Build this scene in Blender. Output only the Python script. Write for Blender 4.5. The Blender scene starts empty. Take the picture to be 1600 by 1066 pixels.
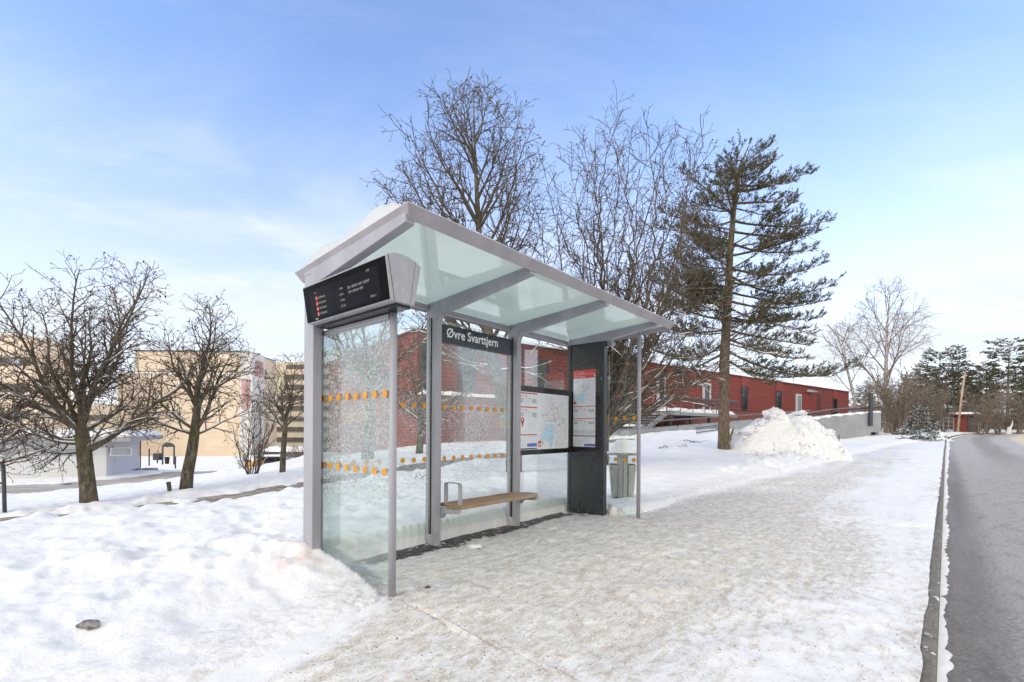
import bpy, math, random
import numpy as np
from mathutils import Vector, Matrix, Euler

R = math.radians
scn = bpy.context.scene
COL = scn.collection
# ------------------------------------------------------------------ camera calibration
F = 728.66; HY = 670.82; ROLL = R(0.3345); EYE = 1.28
TH = R(40.67)                       # direction of the shelter's long axis, from straight ahead
UX, UY = math.sin(TH), math.cos(TH)
VX, VY = math.cos(TH), -math.sin(TH)
OX, OY = -0.9854, 3.4087            # shelter origin on the ground
ROT = R(90) - TH

def W(px, py, d):
    X = px - 800; Y = py - HY
    a = X*math.cos(ROLL) + Y*math.sin(ROLL); b = -X*math.sin(ROLL) + Y*math.cos(ROLL)
    return Vector((a/F*d, d, EYE - b/F*d))
def UV(u, v, z=0.0):
    return Vector((OX + u*UX + v*VX, OY + u*UY + v*VY, z))
def toUV(x, y):
    dx = x-OX; dy = y-OY
    return dx*UX + dy*UY, dx*VX + dy*VY

# ------------------------------------------------------------------ numpy noise
def _h(ix, iy, s):
    n = (ix.astype(np.int64)*374761393 + iy.astype(np.int64)*668265263 + s*2246822519) & 0xffffffff
    n = ((n ^ (n >> 13))*1274126177) & 0xffffffff
    n = n ^ (n >> 16)
    return (n & 0xffffff)/float(0xffffff)
def vn(x, y, s=0):
    x = np.asarray(x, float); y = np.asarray(y, float)
    ix = np.floor(x); iy = np.floor(y); fx = x-ix; fy = y-iy
    fx = fx*fx*fx*(fx*(fx*6-15)+10); fy = fy*fy*fy*(fy*(fy*6-15)+10)
    a = _h(ix, iy, s); b = _h(ix+1, iy, s); c = _h(ix, iy+1, s); d = _h(ix+1, iy+1, s)
    return (a*(1-fx)+b*fx)*(1-fy) + (c*(1-fx)+d*fx)*fy - .5
def fbm(x, y, o=4, s=0):
    r = 0; a = 1.0
    for k in range(o):
        r = r + a*vn(x*2**k + 17.3*k, y*2**k - 9.1*k, s+k); a *= .5
    return r
def sst(a, b, x):
    t = np.clip((x-a)/(b-a), 0, 1); return t*t*(3-2*t)

def blocks(x, y, sc, s=0):
    """height of irregular tilted chunks, about 0..1"""
    x = x*sc; y = y*sc; ix = np.floor(x); iy = np.floor(y)
    best = np.full(x.shape, 9.0); sec = np.full(x.shape, 9.0); val = np.zeros(x.shape)
    for a in (-1, 0, 1):
        for b in (-1, 0, 1):
            cx = ix+a; cy = iy+b
            px = cx+.15+.7*_h(cx, cy, s); py = cy+.15+.7*_h(cx, cy, s+7)
            d = np.hypot(x-px, y-py); h = _h(cx, cy, s+13)*.7 + .5*((x-px)*(_h(cx, cy, s+17)-.5)+(y-py)*(_h(cx, cy, s+23)-.5))
            m = d < best
            sec = np.where(m, best, np.minimum(sec, d)); val = np.where(m, h, val); best = np.minimum(best, d)
    return val*np.clip((sec-best)*3.5, 0, 1)**.5
# ------------------------------------------------------------------ materials
class NT:
    def __init__(s, name):
        s.m = bpy.data.materials.new(name); s.m.use_nodes = True
        s.t = s.m.node_tree; s.t.nodes.clear()
        s.out = s.n('ShaderNodeOutputMaterial')
    def n(s, typ, **kw):
        o = s.t.nodes.new(typ)
        for k, v in kw.items():
            if k in o.bl_rna.properties and k not in ('inputs',): setattr(o, k, v)
            else: s.set(o, k, v)
        return o
    def set(s, o, k, v):
        i = o.inputs[int(k[1:])] if (k[0] == 'i' and k[1:].isdigit()) else o.inputs[k]
        if isinstance(v, bpy.types.NodeSocket): s.t.links.new(v, i)
        else: i.default_value = v
    def math(s, op, a, b=0.0, c=None, clamp=False):
        o = s.n('ShaderNodeMath', operation=op, use_clamp=clamp, i0=a, i1=b)
        if c is not None: s.set(o, 'i2', c)
        return o.outputs[0]
    def mix(s, f, a, b):
        o = s.n('ShaderNodeMix', data_type='RGBA')
        for i, v in ((0, f), (6, a), (7, b)):
            if isinstance(v, bpy.types.NodeSocket): s.t.links.new(v, o.inputs[i])
            else: o.inputs[i].default_value = v if not isinstance(v, tuple) else (v+(1,))[:4]
        return o.outputs[2]
    def noise(s, vec, scale, det=3, rough=.55, dist=0.0):
        o = s.n('ShaderNodeTexNoise', Scale=scale, Detail=det, Roughness=rough, Distortion=dist)
        if vec is not None: s.set(o, 'Vector', vec)
        return o.outputs[0]
    def obj(s): return s.n('ShaderNodeTexCoord').outputs['Object']
    def mapr(s, v, a, b, c=0.0, d=1.0, smooth=True):
        o = s.n('ShaderNodeMapRange', interpolation_type='SMOOTHSTEP' if smooth else 'LINEAR', i0=v, i1=a, i2=b, i3=c, i4=d)
        return o.outputs[0]
    def scale(s, vec, sc):
        o = s.n('ShaderNodeMapping', Scale=sc); s.set(o, 'Vector', vec); return o.outputs[0]
    def attr(s, name):
        return s.n('ShaderNodeAttribute', attribute_name=name).outputs['Fac']
    def bump(s, h, dist=.01, strength=1.0, nrm=None):
        o = s.n('ShaderNodeBump', Strength=strength, Distance=dist, Height=h)
        if nrm is not None: s.set(o, 'Normal', nrm)
        return o.outputs[0]
    def pbr(s, col, rough=.6, nrm=None, **kw):
        o = s.n('ShaderNodeBsdfPrincipled')
        for k, v in dict({'Base Color': col, 'Roughness': rough}, **kw).items():
            if isinstance(v, tuple) and len(v) == 3: v = v+(1,)
            s.set(o, k, v)
        if nrm is not None: s.set(o, 'Normal', nrm)
        return o.outputs[0]
    def done(s, sh):
        s.t.links.new(sh, s.out.inputs[0]); return s.m
def c4(c): return tuple(c)+(1,)

def simple(name, col, rough=.5, var=.12, scale=6.0, bump=.0, metallic=0.0, spec=.5, bscale=None):
    t = NT(name); o = t.obj()
    n = t.noise(o, scale, 5, .6)
    a = tuple(c*(1-var) for c in col); b = tuple(min(1, c*(1+var)) for c in col)
    c = t.mix(t.mapr(n, .3, .7), a, b)
    nr = t.bump(t.noise(o, bscale or scale*6, 4), .004, bump) if bump else None
    rg = t.mapr(t.noise(o, scale*2.3, 3), .3, .7, max(.02, rough-.08), min(1, rough+.1))
    return t.done(t.pbr(c, rg, nr, Metallic=metallic, **{'Specular IOR Level': spec}))

def snow_color(t, o, dirt=True):
    """clean snow with sparse specks of grit; returns colour socket"""
    n = t.noise(o, 1.3, 4)
    c = t.mix(t.mapr(n, .3, .7), (.79, .805, .835), (.865, .87, .885))
    if dirt:
        sp = t.mapr(t.noise(o, 34, 2), .72, .78)
        area = t.mapr(t.noise(o, .9, 3), .52, .66)
        c = t.mix(t.math('MULTIPLY', sp, area), c, (.30, .26, .21))
    return c
def snow_bump(t, o, k=1.0):
    h = t.math('ADD', t.math('MULTIPLY', t.noise(o, 7, 5, .6), .8), t.math('MULTIPLY', t.noise(o, 60, 4, .65), .12))
    return t.bump(h, .045*k, .55)

M = {}
def build_materials():
    # snow
    t = NT('snow'); o = t.obj()
    c = snow_color(t, o)
    pk = t.attr('pink'); c = t.mix(t.math('MULTIPLY', t.math('MULTIPLY', pk, .7), t.mapr(t.noise(o, 9, 4), .42, .62)), c, (.85, .55, .47))
    d = t.math('MULTIPLY', t.attr('ice'), t.mapr(t.noise(o, 16, 6, .7), .40, .66))
    c = t.mix(t.math('MULTIPLY', d, .75), c, (.47, .42, .35))
    M['snow'] = t.done(t.pbr(c, .55, snow_bump(t, o), **{'Specular IOR Level': .25}))
    t = NT('snow_plain'); o = t.obj()
    M['snow_plain'] = t.done(t.pbr(snow_color(t, o, False), .55, snow_bump(t, o, .6), **{'Specular IOR Level': .25}))
    t = NT('roof_snow'); o = t.obj()
    di = t.pbr(snow_color(t, o, False), .6, snow_bump(t, o, .5))
    tr = t.n('ShaderNodeBsdfTranslucent', Color=(.9, .93, .95, 1)).outputs[0]
    M['roof_snow'] = t.done(t.n('ShaderNodeMixShader', i0=.5, i1=di, i2=tr).outputs[0])
    # dirty ploughed snow heap
    t = NT('ploughed_snow'); o = t.obj()
    v = t.n('ShaderNodeTexVoronoi', Scale=2.2); t.set(v, 'Vector', t.n('ShaderNodeVectorMath', operation='ADD', i0=o, i1=t.n('ShaderNodeTexNoise', Scale=1.5).outputs['Color']).outputs[0])
    dirt = t.math('MULTIPLY', t.mapr(t.noise(o, 2.3, 6, .74), .585, .64), t.mapr(t.noise(o, .6, 3), .45, .55))
    c = t.mix(t.math('MULTIPLY', dirt, .8), t.mix(t.mapr(t.noise(o, 6, 5, .7), .4, .7), (.80, .81, .835), (.88, .885, .90)), (.24, .20, .16))
    b = t.bump(t.noise(o, 4, 5, .6), .07, .7)
    M['ploughed'] = t.done(t.pbr(c, .6, b))
    # trampled gritted pavement (object space = shelter axes)
    t = NT('icy_pavement'); o = t.obj()
    ice = t.attr('ice'); asp = t.attr('asph')
    n1 = t.noise(o, .8, 4, .6); n2 = t.noise(t.scale(o, (1.0, 1.7, 1)), 7.5, 7, .72, .3); n3 = t.noise(o, 55, 4, .7)
    snowc = t.mix(n3, (.78, .79, .815), (.87, .875, .885))
    tan = t.mix(t.mapr(n2, .34, .66), (.76, .745, .72), (.495, .44, .372))
    tan = t.mix(t.mapr(n3, .5, .66), tan, (.80, .785, .765)); tan = t.mix(t.mapr(t.noise(o, 120, 3, .7), .54, .68, 0, .6), tan, (.33, .28, .22))
    tan = t.mix(t.math('MULTIPLY', t.mapr(t.noise(o, 2.6, 5), .56, .70), .5), tan, (.56, .56, .58))
    f = t.math('ADD', t.math('MULTIPLY', ice, 1.55), t.math('MULTIPLY', t.math('SUBTRACT', t.math('ADD', n2, t.math('MULTIPLY', n1, .7)), .85), 2.2))
    f = t.mapr(t.math('ADD', f, t.math('MULTIPLY', t.math('SUBTRACT', n3, .5), .8)), .12, 1.05)
    f = t.math('MULTIPLY', f, t.mapr(ice, 0.0, .25))
    tan = t.mix(t.mapr(t.noise(t.scale(o, (.7, 1.6, 1)), 3.4, 8, .7, .5), .56, .66, 0, .5), tan, (.38, .34, .295))
    tan = t.mix(t.mapr(t.noise(t.scale(o, (1, 1.5, 1)), 5.2, 7, .68, .4), .55, .64, 0, .75), tan, (.82, .815, .81))
    scr = t.noise(t.scale(o, (.35, 11, 1)), 2.2, 5, .6); tan = t.mix(t.mapr(scr, .54, .66, 0, .30), tan, (.36, .33, .29)); tan = t.mix(t.mapr(scr, .44, .34, 0, .35), tan, (.80, .795, .79))
    c = t.mix(f, snowc, tan)
    def specks(sc, th0, th1, dens):
        vo = t.n('ShaderNodeTexVoronoi', Scale=sc, Randomness=1.0); t.set(vo, 'Vector', o)
        m = t.mapr(vo.outputs['Distance'], th0, th1, 1.0, 0.0)
        sep = t.n('ShaderNodeSeparateColor'); t.t.links.new(vo.outputs['Color'], sep.inputs[0])
        return t.math('MULTIPLY', m, t.math('LESS_THAN', sep.outputs[0], dens))
    s1 = t.math('MULTIPLY', specks(34, .14, .24, .13), t.mapr(ice, .05, .4))
    s2 = t.math('MULTIPLY', specks(80, .2, .34, .16), t.mapr(ice, .05, .5))
    c = t.mix(s2, c, (.20, .17, .14)); c = t.mix(s1, c, (.055, .05, .048))
    am = t.mapr(t.math('ADD', asp, t.math('MULTIPLY', t.math('SUBTRACT', t.noise(o, 9, 6, .75), .5), 1.1)), .47, .56)
    c = t.mix(am, c, t.mix(n3, (.03, .03, .03), (.085, .08, .075)))
    h = t.math('ADD', t.math('MULTIPLY', n2, .6), t.math('MULTIPLY', n3, .25))
    h = t.math('SUBTRACT', h, t.math('MULTIPLY', am, .5))
    M['pavement'] = t.done(t.pbr(c, t.mapr(n2, .3, .7, .42, .7), t.bump(h, .022, .6), **{'Specular IOR Level': .3}))
    # asphalt road, UV x = metres from kerb, y = along
    t = NT('asphalt'); uv = t.n('ShaderNodeUVMap').outputs[0]; o = t.obj()
    sx = t.n('ShaderNodeSeparateXYZ'); t.t.links.new(uv, sx.inputs[0]); x = sx.outputs[0]; y = sx.outputs[1]
    n1 = t.noise(t.scale(uv, (1.2, .12, 1)), 1.3, 5, .6); n3 = t.noise(o, 38, 5, .8)
    c = t.mix(t.mapr(n3, .35, .68), (.25, .235, .23), (.54, .515, .505))
    blot = t.noise(t.scale(uv, (1, .35, 1)), 4.5, 7, .75); c = t.mix(t.mapr(blot, .50, .66, 0, .55), c, (.15, .14, .14)); c = t.mix(t.mapr(t.noise(o, 16, 5, .75), .56, .68, 0, .5), c, (.56, .54, .53))
    wheel = t.math('MULTIPLY', t.mapr(t.math('ABSOLUTE', t.math('SUBTRACT', x, .22)), .06, .40, 1.0, 0.0), .6)
    c = t.mix(wheel, c, (.10, .092, .098))
    frost = t.math('MULTIPLY', t.mapr(n1, .42, .68), .35)
    c = t.mix(frost, c, (.42, .41, .44))
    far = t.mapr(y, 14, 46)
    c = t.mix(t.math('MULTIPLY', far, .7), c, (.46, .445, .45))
    tr = t.math('MULTIPLY', t.mapr(t.math('ABSOLUTE', t.math('SUBTRACT', t.math('ADD', x, t.math('MULTIPLY', n1, .8)), 2.5)), .25, .9, 1.0, 0.0), t.mapr(y, 16, 36))
    c = t.mix(t.math('MULTIPLY', tr, .55), c, (.20, .175, .155))
    tanc = t.math('MULTIPLY', t.mapr(t.math('ADD', x, t.math('MULTIPLY', n1, .6)), 4.0, 4.6), t.mapr(y, 30, 48))
    c = t.mix(tanc, c, (.62, .54, .43))
    sp = t.mapr(t.noise(o, 21, 3), .70, .76); c = t.mix(t.math('MULTIPLY', sp, t.mapr(x, .0, .6, .9, .05)), c, (.7, .7, .74))
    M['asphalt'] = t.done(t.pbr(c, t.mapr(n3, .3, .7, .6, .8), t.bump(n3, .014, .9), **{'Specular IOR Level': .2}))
    # granite kerb
    t = NT('granite'); o = t.obj(); g = t.n('ShaderNodeNewGeometry')
    n = t.noise(o, 5, 6, .7); n3 = t.noise(o, 70, 3)
    c = t.mix(t.mapr(n, .3, .7), (.115, .10, .085), (.21, .185, .155)); c = t.mix(t.mapr(n3, .58, .7), c, (.30, .28, .26))
    ky = t.n('ShaderNodeSeparateXYZ', i0=t.n('ShaderNodeUVMap').outputs[0]).outputs[1]; jt = t.math('GREATER_THAN', t.math('FRACT', t.math('MULTIPLY', ky, 1.0)), .982); c = t.mix(jt, c, (.03, .028, .025))
    sn = t.mapr(t.noise(o, 11, 5), .62, .68); c = t.mix(sn, c, (.8, .8, .83))
    M['granite'] = t.done(t.pbr(c, .7, t.bump(n, .03, .6)))
    # packed brown snow of path and lower road
    t = NT('packed_path'); o = t.obj()
    n = t.noise(o, 1.2, 6, .7); n3 = t.noise(o, 9, 5, .7)
    c = t.mix(t.mapr(n, .3, .68), (.44, .39, .33), (.60, .55, .48)); c = t.mix(t.mapr(n3, .5, .68), c, (.30, .26, .22))
    M['packed'] = t.done(t.pbr(c, .6, t.bump(n3, .05, .5)))
    t = NT('gravel_path'); o = t.obj()
    n = t.noise(o, 5, 7, .75); c = t.mix(t.mapr(n, .38, .62), (.13, .11, .09), (.40, .365, .32))
    M['gravel'] = t.done(t.pbr(c, .7, t.bump(n, .05, .5)))
    t = NT('tyre_packed_road'); uv = t.n('ShaderNodeUVMap').outputs[0]; o = t.obj()
    n = t.noise(t.scale(uv, (2.2, .12, 1)), 1.2, 6, .65)
    c = t.mix(t.mapr(n, .36, .62), (.24, .21, .175), (.47, .43, .38)); c = t.mix(t.mapr(t.noise(o, .8, 5), .58, .74, 0, .6), c, (.66, .64, .62))
    M['packed_road'] = t.done(t.pbr(c, .65))
    # painted metal
    def metal(name, col, rough=.42, splash=.55):
        t = NT(name); o = t.obj()
        n = t.noise(t.scale(o, (1, 1, .35)), 3.0, 5, .6); n2 = t.noise(o, 40, 4, .7)
        c = t.mix(t.mapr(n, .3, .7), tuple(k*.88 for k in col), tuple(min(1, k*1.09) for k in col))
        c = t.mix(t.math('MULTIPLY', t.mapr(n2, .62, .75), .25), c, tuple(k*.6 for k in col))
        zc = t.n('ShaderNodeSeparateXYZ', i0=o).outputs[2]; spl = t.math('MULTIPLY', t.mapr(t.noise(t.scale(o, (1, 1, .5)), 22, 6, .75), .45, .62), t.mapr(zc, .0, .55, splash, splash*.1)); c = t.mix(spl, c, (.50, .48, .46))
        drip = t.math('MULTIPLY', t.mapr(t.noise(t.scale(o, (26, 26, .7)), 1.6, 5, .6), .56, .70), .28); c = t.mix(drip, c, tuple(k*.62 for k in col))
        sp = t.math('MULTIPLY', t.mapr(t.noise(o, 130, 2), .74, .78), t.mapr(t.n('ShaderNodeSeparateXYZ', i0=o).outputs[2], 0.1, .8, .9, .15))
        c = t.mix(sp, c, (.7, .7, .72))
        return t.done(t.pbr(c, t.mapr(n, .3, .7, rough-.06, rough+.1), t.bump(n2, .0012, .4), **{'Specular IOR Level': .45}))
    M['metal'] = metal('grey_paint', (.345, .345, .385))
    M['metal_roof'] = metal('grey_roof_paint', (.33, .315, .34))
    M['metal_dark'] = metal('charcoal_paint', (.024, .031, .036), .3, .08)
    M['black'] = simple('black_trim', (.012, .013, .014), .22, .2)
    M['rubber'] = simple('black_rubber', (.015, .015, .015), .7, .2)
    M['sign_blue'] = simple('dark_sign_face', (.022, .032, .045), .3, .08)
    M['white'] = simple('white_print', (.80, .81, .83), .5, .02)
    M['galv'] = None
    t = NT('galvanised_steel'); o = t.obj()
    n = t.noise(t.scale(o, (4, 4, .5)), 4, 5, .65); v = t.n('ShaderNodeTexVoronoi', Scale=45); t.set(v, 'Vector', o)
    c = t.mix(t.mapr(n, .3, .7), (.24, .25, .25), (.47, .48, .48)); sep = t.n('ShaderNodeSeparateColor'); t.t.links.new(v.outputs['Color'], sep.inputs[0])
    c = t.mix(t.math('MULTIPLY', sep.outputs[0], .18), c, (.55, .56, .56))
    c = t.mix(t.mapr(t.noise(o, 7, 4), .60, .72), c, (.20, .19, .15))
    M['galv'] = t.done(t.pbr(c, .5, None, Metallic=.25))
    # glass
    def glass(name, tint, speck, zlo, zhi, refl=1.0, size=52, base=.0):
        t = NT(name); o = t.obj()
        z = t.n('ShaderNodeSeparateXYZ', i0=o).outputs[2]
        n = t.noise(t.scale(o, (1, 1, .75)), size, 3, .7); n2 = t.noise(o, 1.6, 5, .65, .4); n4 = t.noise(t.scale(o, (1, 1, .12)), 14, 4, .6)
        m = t.math('MULTIPLY', t.mapr(n, .515, .56), t.mapr(t.math('ADD', n2, t.math('MULTIPLY', n4, .25)), .40, .68))
        m = t.math('MULTIPLY', m, t.math('MULTIPLY', t.mapr(z, zlo, zlo+.35), t.mapr(z, zhi-.3, zhi, 1.0, 0.0)))
        m = t.math('MULTIPLY', m, speck)
        smear = t.math('MULTIPLY', t.mapr(t.noise(t.scale(o, (1, 1, .25)), 5, 6, .7, 1.0), .56, .78), .035*speck)
        m = t.math('ADD', t.math('ADD', m, smear), base, clamp=True)
        dk = t.mapr(t.noise(o, size*1.2, 2), .47, .53)
        fc = t.mix(dk, (.30, .30, .30), (.86, .87, .88))
        fr = t.n('ShaderNodeMixShader', i0=.5, i1=t.pbr(fc, .35), i2=t.n('ShaderNodeBsdfTranslucent', Color=(.85, .88, .88, 1)).outputs[0]).outputs[0]
        tp = t.n('ShaderNodeBsdfTransparent', Color=c4(tint)).outputs[0]
        gl = t.n('ShaderNodeBsdfGlossy', Roughness=.015, Color=(1, 1, 1, 1)).outputs[0]
        fz = t.n('ShaderNodeFresnel', IOR=1.45).outputs[0]
        cl = t.n('ShaderNodeMixShader', i0=t.math('MULTIPLY', fz, refl, clamp=True), i1=tp, i2=gl).outputs[0]
        return t.done(t.n('ShaderNodeMixShader', i0=m, i1=cl, i2=fr).outputs[0])
    M['glass_end'] = glass('frosted_end_glass', (.93, .965, .95), .68, .55, 2.15, .4, 46)
    M['glass_back'] = glass('speckled_back_glass', (.94, .97, .955), .45, .45, 1.75, .35, 48)
    M['glass_clear'] = glass('clear_glass', (.95, .975, .965), .06, .3, 2.3, .3, 40)
    M['window'] = simple('dark_window_glass', (.02, .024, .028), .06, .3, .5, spec=.7)
    M['window_pale'] = simple('pale_window_glass', (.30, .34, .38), .1, .3, .6, spec=.7)
    t = NT('green_roof_glass'); o = t.obj()
    di = t.pbr(t.mix(t.mapr(t.noise(o, 2, 4), .3, .7), (.80, .90, .85), (.84, .93, .885)), .06, None, **{'Specular IOR Level': .55})
    tr = t.n('ShaderNodeBsdfTranslucent', Color=(.78, .90, .85, 1)).outputs[0]
    gl = t.n('ShaderNodeBsdfGlossy', Roughness=.012, Color=(.94, 1, .97, 1)).outputs[0]
    a_ = t.n('ShaderNodeMixShader', i0=.5, i1=di, i2=tr).outputs[0]
    M['glass_roof'] = t.done(t.n('ShaderNodeMixShader', i0=.22, i1=a_, i2=gl).outputs[0])
    t = NT('clear_roof_glass'); M['clear'] = t.done(t.n('ShaderNodeBsdfTransparent', Color=(.96, 1, .98, 1)).outputs[0])
    M['glass_edge'] = simple('green_glass_edge', (.10, .22, .17), .2, .1)
    M['orange'] = simple('orange_dot', (.62, .27, .014), .45, .12)
    # wood
    t = NT('bench_wood'); o = t.obj()
    n = t.noise(t.scale(o, (1.2, 16, 16)), 3.5, 6, .6, .6); n2 = t.noise(o, 2.2, 4)
    c = t.mix(t.mapr(n, .3, .7), (.22, .125, .062), (.42, .27, .15)); c = t.mix(t.mapr(n2, .4, .75, 0, .55), c, (.40, .33, .25))
    M['wood'] = t.done(t.pbr(c, .55, t.bump(n, .003, .6)))
    M['pole_wood'] = simple('bleached_wood', (.42, .32, .21), .7, .25, 3, .3)
    # bark and leaves
    def bark(name, a, b, snow, moss=0.0, thr=.62):
        t = NT(name); o = t.obj(); g = t.n('ShaderNodeNewGeometry')
        n = t.noise(t.scale(o, (1, 1, .3)), 14, 6, .7); c = t.mix(t.mapr(n, .38, .62), a, b); c = t.mix(t.mapr(t.noise(o, 7, 5, .7), .56, .68, 0, .55), c, tuple(min(1, k*1.9+.03) for k in b))
        if moss: c = t.mix(t.math('MULTIPLY', t.mapr(t.noise(o, 4, 4), .45, .65), moss), c, (.075, .075, .025))
        if snow:
            nz = t.n('ShaderNodeSeparateXYZ', i0=g.outputs['Normal']).outputs[2]
            sm = t.mapr(t.math('ADD', nz, t.math('MULTIPLY', t.math('SUBTRACT', t.noise(o, 5, 4), .5), snow)), thr, thr+.12)
            c = t.mix(sm, c, (.85, .86, .90))
        return t.done(t.pbr(c, .85, t.bump(n, .02, .7), **{'Specular IOR Level': .2}))
    M['bark'] = bark('grey_brown_bark', (.065, .055, .042), (.17, .145, .115), 0, .7)
    M['limb'] = bark('limb_bark_with_snow', (.075, .062, .048), (.155, .13, .102), 1.7, .3, .70)
    M['twig'] = bark('twig_bark', (.085, .066, .050), (.15, .12, .092), 1.2, 0, .95)
    M['pine_bark'] = bark('pine_bark', (.10, .072, .05), (.20, .155, .115), 0, .2)
    M['pine_limb'] = bark('pine_limb_with_snow', (.085, .055, .036), (.15, .105, .07), 1.4, 0, .74)
    M['birch_bark'] = bark('birch_bark', (.10, .085, .075), (.55, .50, .46), 0)
    M['birch_twig'] = bark('birch_twig', (.15, .115, .095), (.24, .19, .16), 0)
    M['brush'] = bark('brown_brush', (.15, .118, .092), (.25, .20, .16), 1.5, 0, .95)
    M['leaf'] = simple('withered_leaf', (.05, .038, .027), .8, .4, 9)
    M['leaf_brown'] = simple('brown_withered_leaf', (.085, .052, .026), .8, .4, 9)
    def needle(name, a, b, thr):
        t = NT(name); o = t.obj(); g = t.n('ShaderNodeNewGeometry')
        c = t.mix(t.mapr(t.noise(o, 1.1, 4), .35, .65), a, b)
        nz = t.n('ShaderNodeSeparateXYZ', i0=g.outputs['Normal']).outputs[2]
        sm = t.mapr(t.math('ADD', t.math('ABSOLUTE', nz), t.math('MULTIPLY', t.math('SUBTRACT', t.noise(o, 3, 4), .5), 1.6)), thr, thr+.15)
        c = t.mix(sm, c, (.82, .84, .88))
        d = t.pbr(c, .7, None, **{'Specular IOR Level': .25})
        tl = t.n('ShaderNodeBsdfTranslucent', Color=c).outputs[0]
        return t.done(t.n('ShaderNodeMixShader', i0=.4, i1=d, i2=tl).outputs[0])
    M['needle'] = needle('pine_needles', (.12, .108, .058), (.105, .118, .062), 1.32)
    M['needle_snow'] = needle('snowy_spruce_needles', (.016, .028, .015), (.035, .052, .026), .62)
    M['needle_far'] = needle('far_needles', (.12, .098, .066), (.095, .105, .065), 1.22)
    # buildings
    t = NT('red_slat_cladding'); o = t.obj()
    z = t.n('ShaderNodeSeparateXYZ', i0=o).outputs[2]
    fr = t.math('FRACT', t.math('MULTIPLY', z, 4.6))
    n = t.noise(t.scale(o, (.25, 1, 3)), 1.4, 5, .65)
    c = t.mix(t.mapr(n, .3, .7), (.20, .030, .018), (.29, .050, .028))
    gap = t.mapr(fr, .66, .84); c = t.mix(t.math('MULTIPLY', gap, t.mapr(n, .25, .7, .35, .95)), c, (.10, .016, .010))
    M['red_slat'] = t.done(t.pbr(c, .6, t.bump(t.math('SUBTRACT', 1.0, gap), .03, .8)))
    t = NT('red_brown_plinth'); o = t.obj()
    br = t.n('ShaderNodeTexBrick', Scale=1.0, Color1=(.20, .052, .04, 1), Color2=(.15, .04, .034, 1), Mortar=(.30, .17, .14, 1))
    br.inputs['Brick Width'].default_value = .5; br.inputs['Row Height'].default_value = .16; br.inputs['Mortar Size'].default_value = .012
    sw = t.n('ShaderNodeSeparateXYZ', i0=o); cb = t.n('ShaderNodeCombineXYZ', i0=t.math('ADD', sw.outputs[0], sw.outputs[1]), i1=sw.outputs[2]); t.set(br, 'Vector', cb.outputs[0])
    c = t.mix(t.mapr(t.noise(o, 1.5, 5), .35, .7, 0, .5), br.outputs[0], (.26, .09, .07))
    M['red_brick'] = t.done(t.pbr(c, .8))
    M['red_flat'] = simple('red_panel', (.27, .034, .020), .5, .06)
    M['red_dark'] = simple('dark_red_panel', (.12, .016, .013), .5, .1)
    M['red_shed'] = simple('red_shed_boards', (.20, .045, .035), .7, .25, 4)
    M['maroon'] = simple('maroon_rail_mesh', (.075, .032, .032), .6, .15)
    t = NT('rail_steel_with_snow'); o = t.obj(); g = t.n('ShaderNodeNewGeometry')
    nz = t.n('ShaderNodeSeparateXYZ', i0=g.outputs['Normal']).outputs[2]
    c = t.mix(t.mapr(nz, .5, .7), (.13, .11, .115), (.85, .86, .9)); M['rail'] = t.done(t.pbr(c, .6))
    t = NT('concrete'); o = t.obj()
    n = t.noise(o, .8, 6, .65); n2 = t.noise(t.scale(o, (3, 3, .15)), 2.0, 4)
    c = t.mix(t.mapr(n, .3, .7), (.27, .285, .305), (.35, .365, .385)); c = t.mix(t.mapr(n2, .52, .7, 0, .35), c, (.24, .25, .265))
    M['concrete'] = t.done(t.pbr(c, .8))
    M['steel_dark'] = simple('dark_steel', (.045, .05, .058), .5, .15)
    M['frame_white'] = simple('white_frame', (.62, .63, .64), .5, .06)
    def panel(name, a, b, pw, ph, joint):
        t = NT(name); o = t.obj()
        s = t.n('ShaderNodeSeparateXYZ', i0=o); x = t.math('ADD', s.outputs[0], s.outputs[1])
        jx = t.math('GREATER_THAN', t.math('FRACT', t.math('MULTIPLY', x, 1/pw)), 1-.03/pw)
        jz = t.math('GREATER_THAN', t.math('FRACT', t.math('MULTIPLY', s.outputs[2], 1/ph)), 1-.04/ph)
        c = t.mix(t.mapr(t.noise(o, .35, 5), .3, .7), a, b)
        c = t.mix(t.math('MAXIMUM', jx, jz), c, joint)
        return t.done(t.pbr(c, .85))
    M['beige'] = panel('beige_render', (.63, .515, .40), (.69, .575, .455), 4.2, 2.8, (.47, .36, .25))
    M['cream'] = panel('cream_render', (.60, .52, .40), (.66, .58, .46), 5.0, 2.8, (.5, .42, .33))
    M['pale_render'] = simple('pale_render', (.62, .60, .60), .8, .08, 1)
    M['pink_panel'] = simple('faded_pink_panel', (.42, .27, .26), .8, .22, 1.2)
    M['brown_band'] = simple('brown_window_band', (.10, .075, .065), .4, .3, 1)
    M['white_boards'] = panel('white_boards', (.66, .67, .70), (.72, .73, .76), .14, 40, (.60, .61, .64))
    M['grey_fascia'] = simple('grey_fascia', (.36, .37, .39), .6, .08)
    M['car_dark'] = simple('dark_car_paint', (.05, .055, .07), .25, .1, spec=.6)
    M['orange_box'] = simple('orange_plastic', (.70, .30, .03), .5, .12)
    M['navy'] = simple('navy_panel', (.035, .038, .05), .4, .1)
    M['stone'] = simple('icy_stone', (.20, .185, .19), .5, .6, 26, .5)
    M['fence_grey'] = simple('grey_fence_wire', (.30, .29, .28), .6, .1)
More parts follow.
